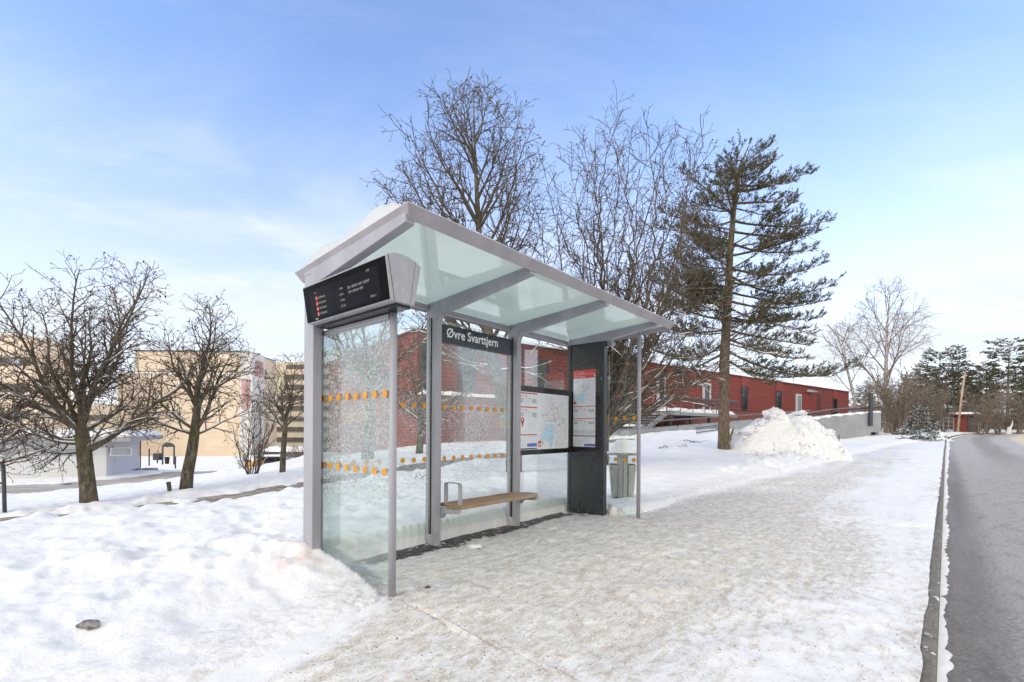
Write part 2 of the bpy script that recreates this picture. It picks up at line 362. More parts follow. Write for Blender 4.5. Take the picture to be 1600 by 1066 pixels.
    # prints
    for k, c in dict(p_white=(.66, .69, .74), p_red=(.58, .045, .045), p_grey=(.42, .44, .46), p_dark=(.045, .04, .06), p_water=(.44, .63, .78), p_pink=(.62, .40, .47),
                     p_blue=(.10, .13, .50), p_lgrey=(.55, .57, .60), p_green=(.16, .34, .26), p_crim=(.40, .03, .06)).items():
        M[k] = simple('print_'+k[2:], c, .3, .04)
    def emit(name, col, e):
        t = NT(name); return t.done(t.pbr(tuple(c*.3 for c in col), .4, None, **{'Emission Color': col, 'Emission Strength': e}))
    M['led_white'] = emit('dim_white_pixels', (.8, .78, .74), .10)
    M['led_red'] = emit('dim_red_pixels', (.9, .15, .12), .2)
    t = NT('display_glass'); o = t.obj()
    M['screen'] = t.done(t.pbr((.005, .005, .005), .05, None, **{'Specular IOR Level': .03}))
    M['screen_in'] = simple('display_panel', (.008, .009, .013), .08, .15, 3, spec=.04)
build_materials()

# ------------------------------------------------------------------ mesh builder
class MB:
    def __init__(s): s.v = []; s.f = []; s.mi = []; s.sm = []; s.mats = []; s.cm = 0; s.smooth = False
    def mat(s, m):
        m = M[m] if isinstance(m, str) else m
        if m not in s.mats: s.mats.append(m)
        s.cm = s.mats.index(m); return s
    def face(s, idx): s.f.append(idx); s.mi.append(s.cm); s.sm.append(s.smooth)
    def add(s, vs, fs):
        b = len(s.v); s.v.extend(vs)
        for f in fs: s.face(tuple(i+b for i in f))
    def hexa(s, p):     # 8 corners: bottom 0-3 ccw, top 4-7
        s.add([tuple(q) for q in p], [(3, 2, 1, 0), (4, 5, 6, 7), (0, 1, 5, 4), (1, 2, 6, 5), (2, 3, 7, 6), (3, 0, 4, 7)])
    def box(s, x0, y0, z0, x1, y1, z1, mx=None):
        x0, x1 = min(x0, x1), max(x0, x1); y0, y1 = min(y0, y1), max(y0, y1); z0, z1 = min(z0, z1), max(z0, z1)
        p = [Vector(q) for q in ((x0, y0, z0), (x1, y0, z0), (x1, y1, z0), (x0, y1, z0), (x0, y0, z1), (x1, y0, z1), (x1, y1, z1), (x0, y1, z1))]
        if mx is not None: p = [mx @ q for q in p]
        s.hexa(p)
    def prism(s, poly, fn0, fn1):   # poly list of 2d, fn maps 2d -> 3d for both ends
        n = len(poly); b = len(s.v)
        s.v.extend([tuple(fn0(*q)) for q in poly]); s.v.extend([tuple(fn1(*q)) for q in poly])
        s.face(tuple(b+i for i in reversed(range(n)))); s.face(tuple(b+n+i for i in range(n)))
        for i in range(n):
            j = (i+1) % n; s.face((b+i, b+j, b+n+j, b+n+i))
    def tube(s, pts, rad, n=8, cap=True):
        pts = [Vector(p) for p in pts]
        if not isinstance(rad, (list, tuple)): rad = [rad]*len(pts)
        b = len(s.v); L = len(pts); up = None
        for i, p in enumerate(pts):
            d = (pts[min(i+1, L-1)]-pts[max(i-1, 0)])
            if d.length < 1e-9: d = Vector((0, 0, 1))
            d.normalize()
            if up is None:
                up = Vector((0, 0, 1)) if abs(d.z) < .9 else Vector((1, 0, 0))
            a = d.cross(up)
            if a.length < 1e-6: a = d.orthogonal()
            a.normalize(); c = a.cross(d); up = c
            for k in range(n):
                t = 2*math.pi*k/n
                s.v.append(tuple(p + (a*math.cos(t) + c*math.sin(t))*rad[i]))
        for i in range(L-1):
            for k in range(n):
                k2 = (k+1) % n
                s.face((b+i*n+k, b+i*n+k2, b+(i+1)*n+k2, b+(i+1)*n+k))
        if cap:
            s.face(tuple(b+k for k in reversed(range(n)))); s.face(tuple(b+(L-1)*n+k for k in range(n)))
    def rect(s, Mx, x0, y0, x1, y1, z):
        s.add([tuple(Mx @ Vector(q)) for q in ((x0, y0, z), (x1, y0, z), (x1, y1, z), (x0, y1, z))], [(0, 1, 2, 3)])
    def poly(s, Mx, pts, z):
        s.add([tuple(Mx @ Vector((x, y, z))) for x, y in pts], [tuple(range(len(pts)))])
    def line(s, Mx, p, q, w, z):
        d = Vector((q[0]-p[0], q[1]-p[1])); l = d.length
        if l < 1e-6: return
        n = Vector((-d.y, d.x))/l*w/2
        s.poly(Mx, [(p[0]-n.x, p[1]-n.y), (q[0]-n.x, q[1]-n.y), (q[0]+n.x, q[1]+n.y), (p[0]+n.x, p[1]+n.y)], z)
    def disc(s, Mx, x, y, r, z, n=20, th=.0):
        pts = [(x+r*math.cos(2*math.pi*k/n), y+r*math.sin(2*math.pi*k/n)) for k in range(n)]
        if th:
            s.prism(pts, lambda a, b: Mx @ Vector((a, b, z)), lambda a, b: Mx @ Vector((a, b, z+th)))
        else: s.poly(Mx, pts, z)
    def build(s, name, parent=None, off=(0, 0, 0), bev=0.0, autosm=False):
        me = bpy.data.meshes.new(name)
        ox, oy, oz = off
        me.from_pydata([(a-ox, b-oy, c-oz) for a, b, c in s.v], [], s.f)
        for m in s.mats: me.materials.append(m)
        me.polygons.foreach_set('material_index', s.mi); me.polygons.foreach_set('use_smooth', s.sm)
        me.update()
        o = bpy.data.objects.new(name, me); COL.objects.link(o)
        if parent is not None: o.parent = parent
        if bev:
            b = o.modifiers.new('Bevel', 'BEVEL'); b.width = bev; b.segments = 2; b.limit_method = 'ANGLE'; b.angle_limit = R(40)
        return o
def tag(o, label=None, cat=None, group=None, kind=None):
    if label: o['label'] = label
    if cat: o['category'] = cat
    if group: o['group'] = group
    if kind: o['kind'] = kind
    return o
def thing(name, label, cat, loc=(0, 0, 0), rz=0.0, group=None):
    o = bpy.data.objects.new(name, None); COL.objects.link(o); o.empty_display_size = .2
    o.location = loc; o.rotation_euler = (0, 0, rz)
    return tag(o, label, cat, group)
def text_into(mb, txt, size, Mx, sx=1.0, bold=0.0):
    cu = bpy.data.curves.new('lettering', 'FONT'); cu.body = txt; cu.size = size; cu.offset = bold; cu.resolution_u = 3
    o = bpy.data.objects.new('lettering', cu); COL.objects.link(o)
    bpy.context.view_layer.update()
    dg = bpy.context.evaluated_depsgraph_get(); me = bpy.data.meshes.new_from_object(o.evaluated_get(dg))
    mb.add([tuple(Mx @ Vector((v.co.x*sx, v.co.y, v.co.z))) for v in me.vertices], [tuple(p.vertices) for p in me.polygons])
    w = max((v.co.x for v in me.vertices), default=0)*sx
    bpy.data.objects.remove(o); bpy.data.curves.remove(cu); bpy.data.meshes.remove(me)
    return w
#PART2
# ------------------------------------------------------------------ ground heights
def rise(u): return np.interp(u, [-30, 20, 24, 39.4, 66.7, 78, 88, 115, 160], [0, 0, .06, .37, .95, 1.15, 1.29, 1.5, 1.7])
def catmull(P, step):
    P = [np.array(p, float) for p in P]; out = []
    P = [2*P[0]-P[1]] + P + [2*P[-1]-P[-2]]
    for i in range(1, len(P)-2):
        n = max(2, int(np.linalg.norm(P[i+1]-P[i])/step))
        for k in range(n):
            t = k/n
            out.append(.5*((2*P[i]) + (P[i+1]-P[i-1])*t + (2*P[i-1]-5*P[i]+4*P[i+1]-P[i+2])*t*t + (3*P[i]-P[i-1]-3*P[i+1]+P[i+2])*t**3))
    out.append(P[-2]); return np.array(out)
KERB = catmull([(-16, 2.30), (-8, 2.62), (0, 2.94), (10, 3.34), (20, 3.74), (30, 4.14), (39.4, 4.54), (55, 5.28), (66.7, 6.6), (78, 9.1), (88, 13.9), (99.5, 21.1), (115.5, 33.6), (135, 52)], .3)
def vk(u): return np.interp(u, KERB[:, 0], KERB[:, 1])
def vb(u): return np.interp(u, [-20, -3, -1.2, -.35, -.02, .10, .13, 4.16, 4.22, 5, 8, 20, 30, 40, 50], [.55, .40, .30, .16, .05, -.12, -1.12, -1.12, -.28, -.22, -.30, .2, .9, 2.0, 4.0])

CP = []
def cp(v): CP.append((v[0], v[1], v[2]))
for u in list(range(-14, 60, 4)) + [64, 72, 80, 90, 104, 120]:
    k = float(vk(u)); z = float(rise(u))
    for v in ([.9, 2.2] if u < 30 else []) + [k, k+4, k+8]: cp(UV(u, v, z if v <= k+.1 else z-.02))
for q in [(-2.4, 2.15, .13), (-4, 1, .13), (-1.7, .7, .08), (-3.6, 2.6, .15), (-6, 2.5, .12), (-8, 0, .0), (-10, -6, -.2), (0, -12, 0), (10, -12, 0), (-20, -15, -.6), (25, -15, .2), (0, -40, 0), (40, -20, .5), (-50, -40, -2)]: CP.append(q)
for q in [(140, 985, 2.62), (0, 817, 5.9), (200, 805, 6.24), (475, 766, 8.8), (330, 796, 7.4), (480, 861, 4.05), (60, 900, 3.6), (330, 880, 3.95),
          (181, 803, 8.6), (322, 785, 9.8), (473, 760, 11.2), (620, 738, 13.7), (740, 718, 16.5), (800, 711, 18.5), (900, 700, 22), (985, 687, 26),
          (141, 788, 10), (288, 766, 11.5), (443, 738, 13.6), (575, 715, 16.1), (127, 781, 12.5), (249, 764, 14.5), (370, 744, 16.5), (0, 796, 11), (440, 738, 18), (60, 782, 17), (190, 769, 18), (-60, 790, 14),
          (-200, 774, 21.5), (0, 766, 22.5), (150, 759, 24.5), (292, 746, 33), (373, 740.5, 43), (450, 738, 60), (80, 743, 31), (0, 744, 32), (195, 735, 36), (250, 733, 42), (300, 716, 75), (250, 712, 108), (440, 713, 120), (40, 712, 78), (440, 744, 46),
          (740, 705, 20), (680, 692, 24.5), (850, 696, 23.5), (975, 776, 7.8), (1128, 702, 20), (1215, 704, 20), (1300, 697, 21), (1000, 700, 19), (1000, 681, 26), (1115, 670, 28), (940, 690, 25),
          (1250, 690, 32), (1361, 692, 39), (1380, 693, 29), (1300, 694, 34), (1440, 683, 34), (1469, 674.5, 40), (1534, 673, 60), (1600, 672, 67), (1420, 680, 60), (1325, 660, 62), (1700, 671, 75)]: cp(W(*q))
for u, v, z in [(.6, -1.6, .24), (2, -1.7, .25), (3.6, -1.7, .27), (5.2, -1.2, .14), (8, -2.2, .25), (12, -2.6, .34), (-.5, -1.3, .20), (-.6, -.55, .10), (-.25, -.2, .02), (-1.2, -.3, .08), (-2.2, -.2, .09), (2, -4, .30), (5, -4.5, .33), (6, -.9, .08), (12, -1.3, .12), (24, -.8, .25)]: cp(UV(u, v, z))
for q in [(-200, 150, -6), (0, 200, 1), (-90, 200, -6), (200, 200, 3), (120, 120, 2.6), (200, 60, 2), (-120, 40, -3), (30, 90, 2.0), (5, 60, 1.6), (-20, 45, -1.2), (-250, 0, -4), (250, 0, 2), (0, -250, 0)]: CP.append(q)
CPa = np.array(CP)
def tps_fit(P):
    n = len(P); xy = P[:, :2]/30; d2 = ((xy[:, None]-xy[None])**2).sum(-1)
    K = np.sqrt(d2+1e-6)                       # linear kernel: no overshoot
    K[np.diag_indices(n)] = 0; K -= np.eye(n)*8e-3
    A = np.zeros((n+1, n+1)); A[:n, :n] = K; A[:n, n] = 1; A[n, :n] = 1
    return np.linalg.solve(A, np.concatenate([P[:, 2], [0]])), xy
TW, TXY = tps_fit(CPa)
def base(x, y):
    x = np.asarray(x, float).ravel()/30; y = np.asarray(y, float).ravel()/30
    r = np.zeros_like(x)
    for i in range(0, len(x), 40000):
        d = np.sqrt((x[i:i+40000, None]-TXY[None, :, 0])**2 + (y[i:i+40000, None]-TXY[None, :, 1])**2 + 1e-6)
        r[i:i+40000] = d @ TW[:-1] + TW[-1]
    return r
def base1(x, y): return float(base([x], [y])[0])
PATH = catmull([(-15, -1), (-11.5, 3.2), (-9.3, 6.2)] + [tuple(W(*q))[:2] for q in [(181, 803, 8.6), (322, 785, 9.8), (473, 760, 11.2), (620, 738, 13.7), (740, 718, 16.5), (815, 709, 19.5), (905, 698, 23), (985, 687, 26.2)]], .35)
LROAD = catmull([(-34, 17)] + [tuple(W(*q))[:2] for q in [(-200, 774, 21.5), (0, 766, 22.5), (150, 759, 24.5), (292, 746, 33), (373, 740.5, 43), (450, 738, 60)]], 1.0)
def pdist(x, y, P):
    m = np.full(x.shape, 1e9)
    for k in range(len(P)-1):
        a = P[k]; d = P[k+1]-a; L = d@d
        t = np.clip(((x-a[0])*d[0]+(y-a[1])*d[1])/L, 0, 1)
        np.minimum(m, (x-a[0]-t*d[0])**2 + (y-a[1]-t*d[1])**2, out=m)
    return np.sqrt(m)
PW, LW = .75, 2.9
DENTS = []
rnd = random.Random(5)
for k in range(90):
    a = rnd.uniform(-.75, -.05); r = rnd.uniform(2.3, 7.5)
    DENTS.append((math.sin(a)*r, math.cos(a)*r, rnd.uniform(.07, .16), rnd.uniform(.02, .05)))
for k in range(16): # trail of footprints on the left
    DENTS.append((-5.2+k*.28+rnd.uniform(-.08, .08), 3.0+k*.13+(.14 if k % 2 else -.14), .10, .055))
for k in range(14):
    DENTS.append((-1.15-k*.16+rnd.uniform(-.05, .05), 2.35+k*.30+(.10 if k % 2 else -.10), .085, .045))
def ground_z(x, y):
    x = np.asarray(x, float).ravel(); y = np.asarray(y, float).ravel()
    z = base(x, y); u, v = toUV(x, y)
    din = v - vb(u); kk = vk(u)
    dk = kk - v                                     # distance to kerb, positive on the pavement side
    rd = np.hypot(x, y)
    outside = sst(.0, 1.5, -din)
    far_right = sst(.0, 1.2, v-kk-7.0)
    lum = np.maximum(outside, far_right)
    amp = lum*sst(400, 60, rd)
    lump = fbm(x*.75, y*.75, 3, 3)*.045 + fbm(x*2.3, y*2.3, 3, 9)*.030 + (np.abs(fbm(x*1.5, y*1.5, 2, 21))-.15)*.04 + fbm(x*7, y*7, 2, 31)*.016 - np.abs(fbm(x*4.3, y*4.3, 3, 43))*.030 + fbm(x*17, y*17, 2, 39)*.008*sst(9, 4, np.hypot(x, y))
    soft = np.where(u < .1, 1.0, .75)
    z = z + lump*amp*soft
    z = z + .018*sst(0, .25, -din)*(u < 52)*(1+2*fbm(x*3.1, y*3.1, 2, 33)) + .02*fbm(x*4, y*4, 3, 35)*sst(-.1, .4, -din)
    # lumpy ridge ploughed up beside the far pavement
    ridge = sst(.9, .0, np.abs(din+.7))*sst(9, 14, u)*sst(34, 22, u)
    z = z + ridge*(.08+.34*np.abs(fbm(x*2.6, y*2.6, 4, 44))+.10*fbm(x*7, y*7, 2, 45))
    bank2 = sst(1.3, .2, np.abs(dk-.9))*sst(26, 32, u)
    z = z + bank2*(.12+.25*np.abs(fbm(x*.9, y*.9, 3, 47)))
    out2 = sst(.6, 1.4, v-kk)*sst(58, 64, u)*0
    # footpath and lower road trenches, with chunky banks
    dp = pdist(x, y, PATH); e = fbm(x*1.3, y*1.3, 3, 61)
    z = z + (-.02+.26*np.abs(e))*sst(.8, .0, np.abs(dp-PW-.50-.2*e))
    z = z - .16*sst(PW+.15, PW-.05, dp+e*.6)
    dl = pdist(x, y, LROAD); e = fbm(x*.6, y*.6, 3, 67)
    z = z + (.0+.25*np.abs(e))*sst(1.3, .0, np.abs(dl-LW-1.0))*.8
    z = z - .4*sst(LW+.4, LW-.1, dl+e*.7)
    for a, b, s, h in DENTS:
        q = ((x-a)**2+(y-b)**2)/(s*s); h = h*.8
        z = z - h*np.exp(-q)*outside + .35*h*np.exp(-((np.sqrt(q)-1.6)/.5)**2)*outside
    # snow heaped against the end pane and rear posts
    z = z + .06*np.exp(-(((u+.12)/.30)**2+((v+1.15)/.35)**2))
    # below pavement and road
    zone = (u > -15.5) & (u < 52)
    z = np.where(zone & (din > -.6), z - .14*sst(-.04, .14, din), z)
    ins = (v > kk-.12) & (u > -16)
    z = np.where(ins, z - .45*sst(kk-.12, kk+.05, v)*sst(kk+8.6, kk+7.4, v), z)
    z = np.where(zone & (din > .35) & (v < kk+.1), np.minimum(z, rise(u)-.16), z)
    # keep the ground under the shelter floor
    z = np.where((u > .10) & (u < 4.2) & (v > -1.22) & (v < 2.9), np.minimum(z, .30-.42*sst(-1.22, -1.09, v)+.05*fbm(u*3, v*3, 2, 37)-.2*(v > -1.08)), z)
    return z
def gz(x, y): return float(ground_z([x], [y])[0])

def grid_mesh(name, verts, nx, ny, mat, attrs=None, uvs=None, smooth=True, wrap=False):
    me = bpy.data.meshes.new(name)
    i = np.arange(nx*ny).reshape(ny, nx)
    j = np.roll(i, -1, axis=1) if wrap else i[:, 1:]
    a = i if wrap else i[:, :-1]
    q = np.stack([a[:-1], j[:-1], j[1:], a[1:]], -1).reshape(-1, 4)
    me.vertices.add(len(verts)); me.vertices.foreach_set('co', verts.astype(np.float32).ravel())
    me.loops.add(q.size); me.loops.foreach_set('vertex_index', q.ravel().astype(np.int32))
    me.polygons.add(len(q)); me.polygons.foreach_set('loop_start', np.arange(0, q.size, 4, dtype=np.int32)); me.polygons.foreach_set('loop_total', np.full(len(q), 4, np.int32))
    me.polygons.foreach_set('use_smooth', np.full(len(q), smooth)); me.materials.append(M[mat])
    for k, d in (attrs or {}).items():
        at = me.attributes.new(k, 'FLOAT', 'POINT'); at.data.foreach_set('value', np.asarray(d, np.float32).ravel())
    me.update(calc_edges=True); me.validate()
    if uvs is not None:
        ul = me.uv_layers.new(name='UVMap'); ul.data.foreach_set('uv', uvs[q.ravel()].astype(np.float32).ravel())
    o = bpy.data.objects.new(name, me); COL.objects.link(o); return o

# polar sheet round the viewpoint, fine in front and coarse behind
ang = np.concatenate([np.radians(np.linspace(-62, 62, 760)), np.radians(np.linspace(62, 298, 120))[1:-1]])
rad = np.concatenate([[.3, .6, .9, 1.2, 1.5, 1.75], np.exp(np.linspace(math.log(1.95), math.log(330), 430))])
A, Rr = np.meshgrid(ang, rad); X = (np.sin(A)*Rr).ravel(); Y = (np.cos(A)*Rr).ravel()
Z = ground_z(X, Y)
u_, v_ = toUV(X, Y)
pinkm = np.exp(-(((X+1.78)/.22)**2+((Y-3.85)/.22)**2))
iceg = (.85+.8*fbm(X*1.7, Y*1.7, 3, 64))*np.exp(-((v_-vb(u_))/np.where(u_ < 0, .55, .30))**2)*(v_ > vb(u_)-1)*np.where(u_ < .0, 1.0, .7)*(u_ < 14)
iceg = np.where((u_ > 0) & (u_ < 4.2) & (v_ < -1.0), 0, iceg)
iceg = np.maximum(iceg, (.30+.5*fbm(X*1.3, Y*1.3, 3, 62))*sst(-1.6, -.2, v_-vb(u_))*sst(-2.6, -1.2, u_)*(u_ < .0))
g = grid_mesh('snowy_ground', np.stack([X, Y, Z], 1), len(ang), len(rad), 'snow', dict(ice=iceg, pink=pinkm), wrap=True)
tag(g, kind='structure')

# pavement sheet in shelter axes (local x = u, local y = -v)
us = np.concatenate([np.arange(-15, -3.2, .12), np.arange(-3.2, 8, .035), 8*np.exp(np.linspace(0, math.log(52/8), 170))])
ts = np.linspace(0, 1, 120)
Ug, Tg = np.meshgrid(us, ts)
lo = vb(Ug)-.35; lo = np.where((Ug > .1) & (Ug < 4.25), -1.28, lo); hi = vk(Ug)+.006+.022*np.clip(fbm(Ug*2.2, Ug*0, 4, 87)-.05, -.3, .8)*sst(50, 40, Ug)
Vg = lo + (hi-lo)*Tg
ru, rv = Ug.ravel(), Vg.ravel()
zz = rise(ru) + fbm(ru*1.1, rv*1.1, 3, 71)*.022 + fbm(ru*6, rv*6, 3, 75)*.010
edge = sst(.45, .0, vk(ru)-rv)
st_ = fbm(ru*.55, rv*.8, 4, 73); zz = zz + .016*sst(-.03, .03, st_) + .010*sst(.10, .14, st_) + fbm(ru*16, rv*16, 2, 76)*.005
zz = zz - .016*np.exp(-((rv-1.55-.10*np.sin(ru*.8)-.04*ru)/.16)**2) - .014*np.exp(-((rv-2.25-.05*np.sin(ru*.6))/.14)**2)
zz = zz + edge*(.012+.018*fbm(ru*3, rv*3, 2, 77))
zz = np.where(rv < vb(ru)-.03, zz-.02, zz)
bnd = sst(-.05, .55, rv-vb(ru)); kd = vk(ru)-rv
ice = bnd*(.30+.70*sst(.5, 2.2, kd))*np.interp(ru, [-8, -3, -1, 0, 3.0, 6.5, 10, 16, 30], [.50, .50, .64, .88, .90, .70, .52, .36, .26])
ice = ice + .22*np.exp(-(((ru-3.0)/3.5)**2+((rv-.2)/1.3)**2))
ice = np.clip(ice*(.95+.8*(fbm(ru*.45, rv*.45, 3, 81)+.25)) + .25*bnd*(fbm(ru*.25, rv*3.2, 3, 83))*(ru < 25), 0, 1)
asp = .62*sst(-.66, -.92, rv+.10*fbm(ru*2, rv*2, 2, 90))*sst(.25, .6, ru)*sst(4.3, 3.9, ru)
asp = np.maximum(asp, .50*np.exp(-(((ru-1.55)/.42)**2+((rv+.78)/.20)**2)))
asp = np.maximum(asp, .54*np.exp(-((ru-.10)/.07)**2)*sst(-.95, -.6, rv)*sst(.0, -.15, rv))
asp = np.maximum(asp, .50*sst(-.40, -.70, rv)*sst(3.55, 4.0, ru)*sst(4.4, 4.2, ru))
pv = grid_mesh('pavement', np.stack([ru, -rv, zz], 1), len(us), len(ts), 'pavement', dict(ice=ice, asph=asp))
pv.location = (OX, OY, 0); pv.rotation_euler = (0, 0, ROT); tag(pv, kind='structure')

# kerb, gutter snow and road along the kerb line
K = KERB; T = np.gradient(K, axis=0); T /= np.linalg.norm(T, axis=1)[:, None]
Nn = np.stack([-T[:, 1], T[:, 0]], 1); Nn *= np.sign(Nn[:, 1:2]+1e-9)     # towards the road
S = np.concatenate([[0], np.cumsum(np.linalg.norm(np.diff(K, axis=0), axis=1))]); rz_ = rise(K[:, 0])
def sweep(name, offs, zs, mat, attrs=None, uvx=None, jit=None, dens=None):
    n = len(K); pts = []; uv = []
    for o_, z_ in zip(offs, zs):
        oo = o_ if not callable(o_) else o_(K[:, 0]); z2 = z_ if not callable(z_) else z_(K[:, 0])
        p = K + Nn*np.reshape(oo*np.ones(n), (-1, 1)); pts.append(np.stack([p[:, 0], -p[:, 1], rz_+z2], 1)); uv.append(np.stack([oo*np.ones(n), S-16], 1))
    o = grid_mesh(name, np.concatenate(pts), n, len(offs), mat, uvs=np.concatenate(uv))
    o.location = (OX, OY, 0); o.rotation_euler = (0, 0, ROT); return o
rdoffs = list(np.linspace(-.05, .6, 6)) + list(np.linspace(.9, 7.6, 16))
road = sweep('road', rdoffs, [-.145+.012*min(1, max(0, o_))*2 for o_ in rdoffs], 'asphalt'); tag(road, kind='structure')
kb = sweep('kerb', [-.14, -.14, .0, .055, .072, .076], [-.2, -.016, -.004, -.004, -.014, -.24], 'granite')
for p in kb.data.polygons: p.use_smooth = False
tag(kb, kind='structure')
# finer gutter snow
KF = catmull([tuple(p) for p in KERB[::6]], .06)
KF = KF[KF[:, 0] < 75]
TF = np.gradient(KF, axis=0); TF /= np.linalg.norm(TF, axis=1)[:, None]; NF = np.stack([-TF[:, 1], TF[:, 0]], 1)
offs = np.linspace(.074, .46, 16); rows = []
for o_ in offs:
    p = KF + NF*o_
    wdt = .135 + .04*fbm(KF[:, 0]*.7, KF[:, 0]*0, 3, 5) + .05*(.5*fbm(p[:, 0]*11, p[:, 1]*11, 3, 6)) + np.interp(KF[:, 0], [0, 20, 40], [0, .04, .15])
    z = rise(KF[:, 0]) - .145 + .055*sst(wdt+.05, wdt-.12, o_) - .02 + .02*fbm(p[:, 0]*9, p[:, 1]*9, 3, 7)*sst(wdt+.03, wdt-.05, o_)
    rows.append(np.stack([p[:, 0], -p[:, 1], z], 1))
gs = grid_mesh('gutter_snow', np.concatenate(rows), len(KF), len(offs), 'snow', dict(ice=np.full(len(KF)*len(offs), .25), pink=np.zeros(len(KF)*len(offs))))
gs.location = (OX, OY, 0); gs.rotation_euler = (0, 0, ROT); tag(gs, kind='structure')

def strip(name, P, w, dz, mat, n=7):
    T = np.gradient(P, axis=0); T /= np.linalg.norm(T, axis=1)[:, None]; N_ = np.stack([T[:, 1], -T[:, 0]], 1)
    s = np.concatenate([[0], np.cumsum(np.linalg.norm(np.diff(P, axis=0), axis=1))])
    rows = []; uv = []; zc = base(P[:, 0], P[:, 1])
    for o_ in np.linspace(-w, w, n):
        p = P + N_*o_; z = .6*zc + .4*base(p[:, 0], p[:, 1]) + dz + .03*fbm(p[:, 0]*2, p[:, 1]*2, 3, 15)
        rows.append(np.stack([p[:, 0], p[:, 1], z], 1)); uv.append(np.stack([np.full(len(P), o_), s], 1))
    return tag(grid_mesh(name, np.concatenate(rows), len(P), n, mat, uvs=np.concatenate(uv)), kind='structure')
strip('footpath', PATH, 1.05, -.035, 'gravel')
strip('lower_road', LROAD, 3.6, -.04, 'packed_road', 11)
#PART3
# ------------------------------------------------------------------ bus shelter (axes: x = along, y = -v towards the back, z up)
BAY = 1.3771
def at(u, v, z=0): return (OX+u*UX+v*VX, OY+u*UY+v*VY, z)
def sthing(name, label, cat, u, v, z, group=None):
    t = thing(name, label, cat, at(u, v, z), ROT, group); t['off'] = (u, -v, z); return t
class SB(MB):
    """builder working in shelter coordinates"""
    def put(s, name, root, bev=0.0): return s.build(name, root, tuple(root['off']), bev)
    def ub(s, u0, v0, z0, u1, v1, z1): s.box(u0, -v1, z0, u1, -v0, z1)
def plane_v(u, v, z):   # flat work facing the road (+v): x along u, y up
    return Matrix(((1, 0, 0, u), (0, 0, -1, -v), (0, 1, 0, z), (0, 0, 0, 1)))
def plane_u(u, v, z, tilt=0.0):   # flat work facing -u: x along +v, y up
    m = Matrix(((0, 0, -1, u), (-1, 0, 0, -v), (0, 1, 0, z), (0, 0, 0, 1)))
    return m @ Matrix.Rotation(tilt, 4, 'X')
def roof_z(v): return 2.813 + (v-.38)*.0745          # top plane of the roof frame

sh = sthing('bus_shelter', 'grey steel and glass bus shelter with a sloping snow covered roof', 'bus shelter', 0, 0, 0)
VB, VP = -1.150, -.983
for i in range(3):
    u = BAY*i; b = SB().mat('metal')
    # post and cantilever beam in one bent profile (side view v,z)
    zt = lambda v: roof_z(v)-.036
    zb0, zb1 = 2.50, 2.692
    prof = [(VB, -.06), (VP, -.06), (VP, 2.43), (VP+.012, 2.478), (VP+.05, 2.528), (.325, 2.700), (.325, zt(.325)), (VB, zt(VB))]
    b.prism(prof, lambda v, z: (u+.0805, -v, z), lambda v, z: (u, -v, z))
    b.put('post', sh, .004)
    d = SB().mat('black')                        # bolt heads on the top of the post and the base plate screws
    for k in range(4):
        d.tube([(u-.0015, -(VB+.03+.028*k), zt(VB)-.035), (u+.003, -(VB+.03+.028*k), zt(VB)-.035)], .005, 8)
    d.put('bolt', sh)
# end beam over the information panel
b = SB().mat('metal'); u = BAY*3
b.prism([(-1.10, 2.585), (-.44, 2.585), (-.40, 2.60), (.325, 2.700), (.325, roof_z(.325)-.036), (-1.10, roof_z(-1.10)-.036)], lambda v, z: (u+.09, -v, z), lambda v, z: (u, -v, z)); b.put('beam', sh, .004)
b = SB().mat('metal'); b.ub(u+.09, -.47, 2.52, u+.16, -.40, 2.66); b.put('bracket', sh, .003)
# rear roof rail
b = SB().mat('metal_roof')
for i in range(3):
    b.ub(BAY*i+.082, -1.145, roof_z(-1.145)-.105, BAY*(i+1)-.002, -1.105, roof_z(-1.12)-.05)
b.put('rear_rail', sh, .003)
# roof frame: four mitred, inward slanting fascia bars
UL, UR, VFr, VBk = -.022, 4.64, .38, -1.30
def top(u, v): return (u, -v, roof_z(v))
out = [(UL, VBk), (UR, VBk), (UR, VFr), (UL, VFr)]
ins = .05
inn = [(UL+ins, VBk+ins), (UR-ins, VBk+ins), (UR-ins, VFr-ins), (UL+ins, VFr-ins)]
tin = [(UL+.09, VBk+.09), (UR-.09, VBk+.09), (UR-.09, VFr-.09), (UL+.09, VFr-.09)]
fa = SB().mat('metal_roof')
for k in range(4):
    j = (k+1) % 4
    o0, o1, b0, b1, t0, t1 = out[k], out[j], inn[k], inn[j], tin[k], tin[j]
    dz = -.088
    p = [(b0[0], -b0[1], roof_z(b0[1])+dz), (b1[0], -b1[1], roof_z(b1[1])+dz), (t1[0], -t1[1], roof_z(t1[1])-.040), (t0[0], -t0[1], roof_z(t0[1])-.040),
         top(*o0), top(*o1), (t1[0], -t1[1], roof_z(t1[1])-.006), (t0[0], -t0[1], roof_z(t0[1])-.006)]
    fa.hexa(p)
fa.put('fascia', sh, .0025)
# three roof panes
edges = [(UL+.06, BAY+.04), (BAY+.042, 2*BAY+.04), (2*BAY+.042, 3*BAY+.04), (3*BAY+.042, UR-.06)]
for a, c in edges:
    g = SB().mat('glass_roof'); v0, v1 = VBk+.06, VFr-.06
    p = [(a, -v0, roof_z(v0)-.034), (c, -v0, roof_z(v0)-.034), (c, -v1, roof_z(v1)-.034), (a, -v1, roof_z(v1)-.034)]
    g.hexa(p + [(x, y, z+.016) for x, y, z in p]); g.mat('clear'); g.mi[1:] = [g.cm]*5; g.put('roof_pane', sh)
# round front poles
for u, zt_, lab in ((.136, 2.20, None), (4.293, roof_z(0)-.06, None)):
    b = SB().mat('metal'); b.smooth = True; b.tube([(u, 0, -.06), (u, 0, zt_)], .0285, 20); b.put('pole', sh)
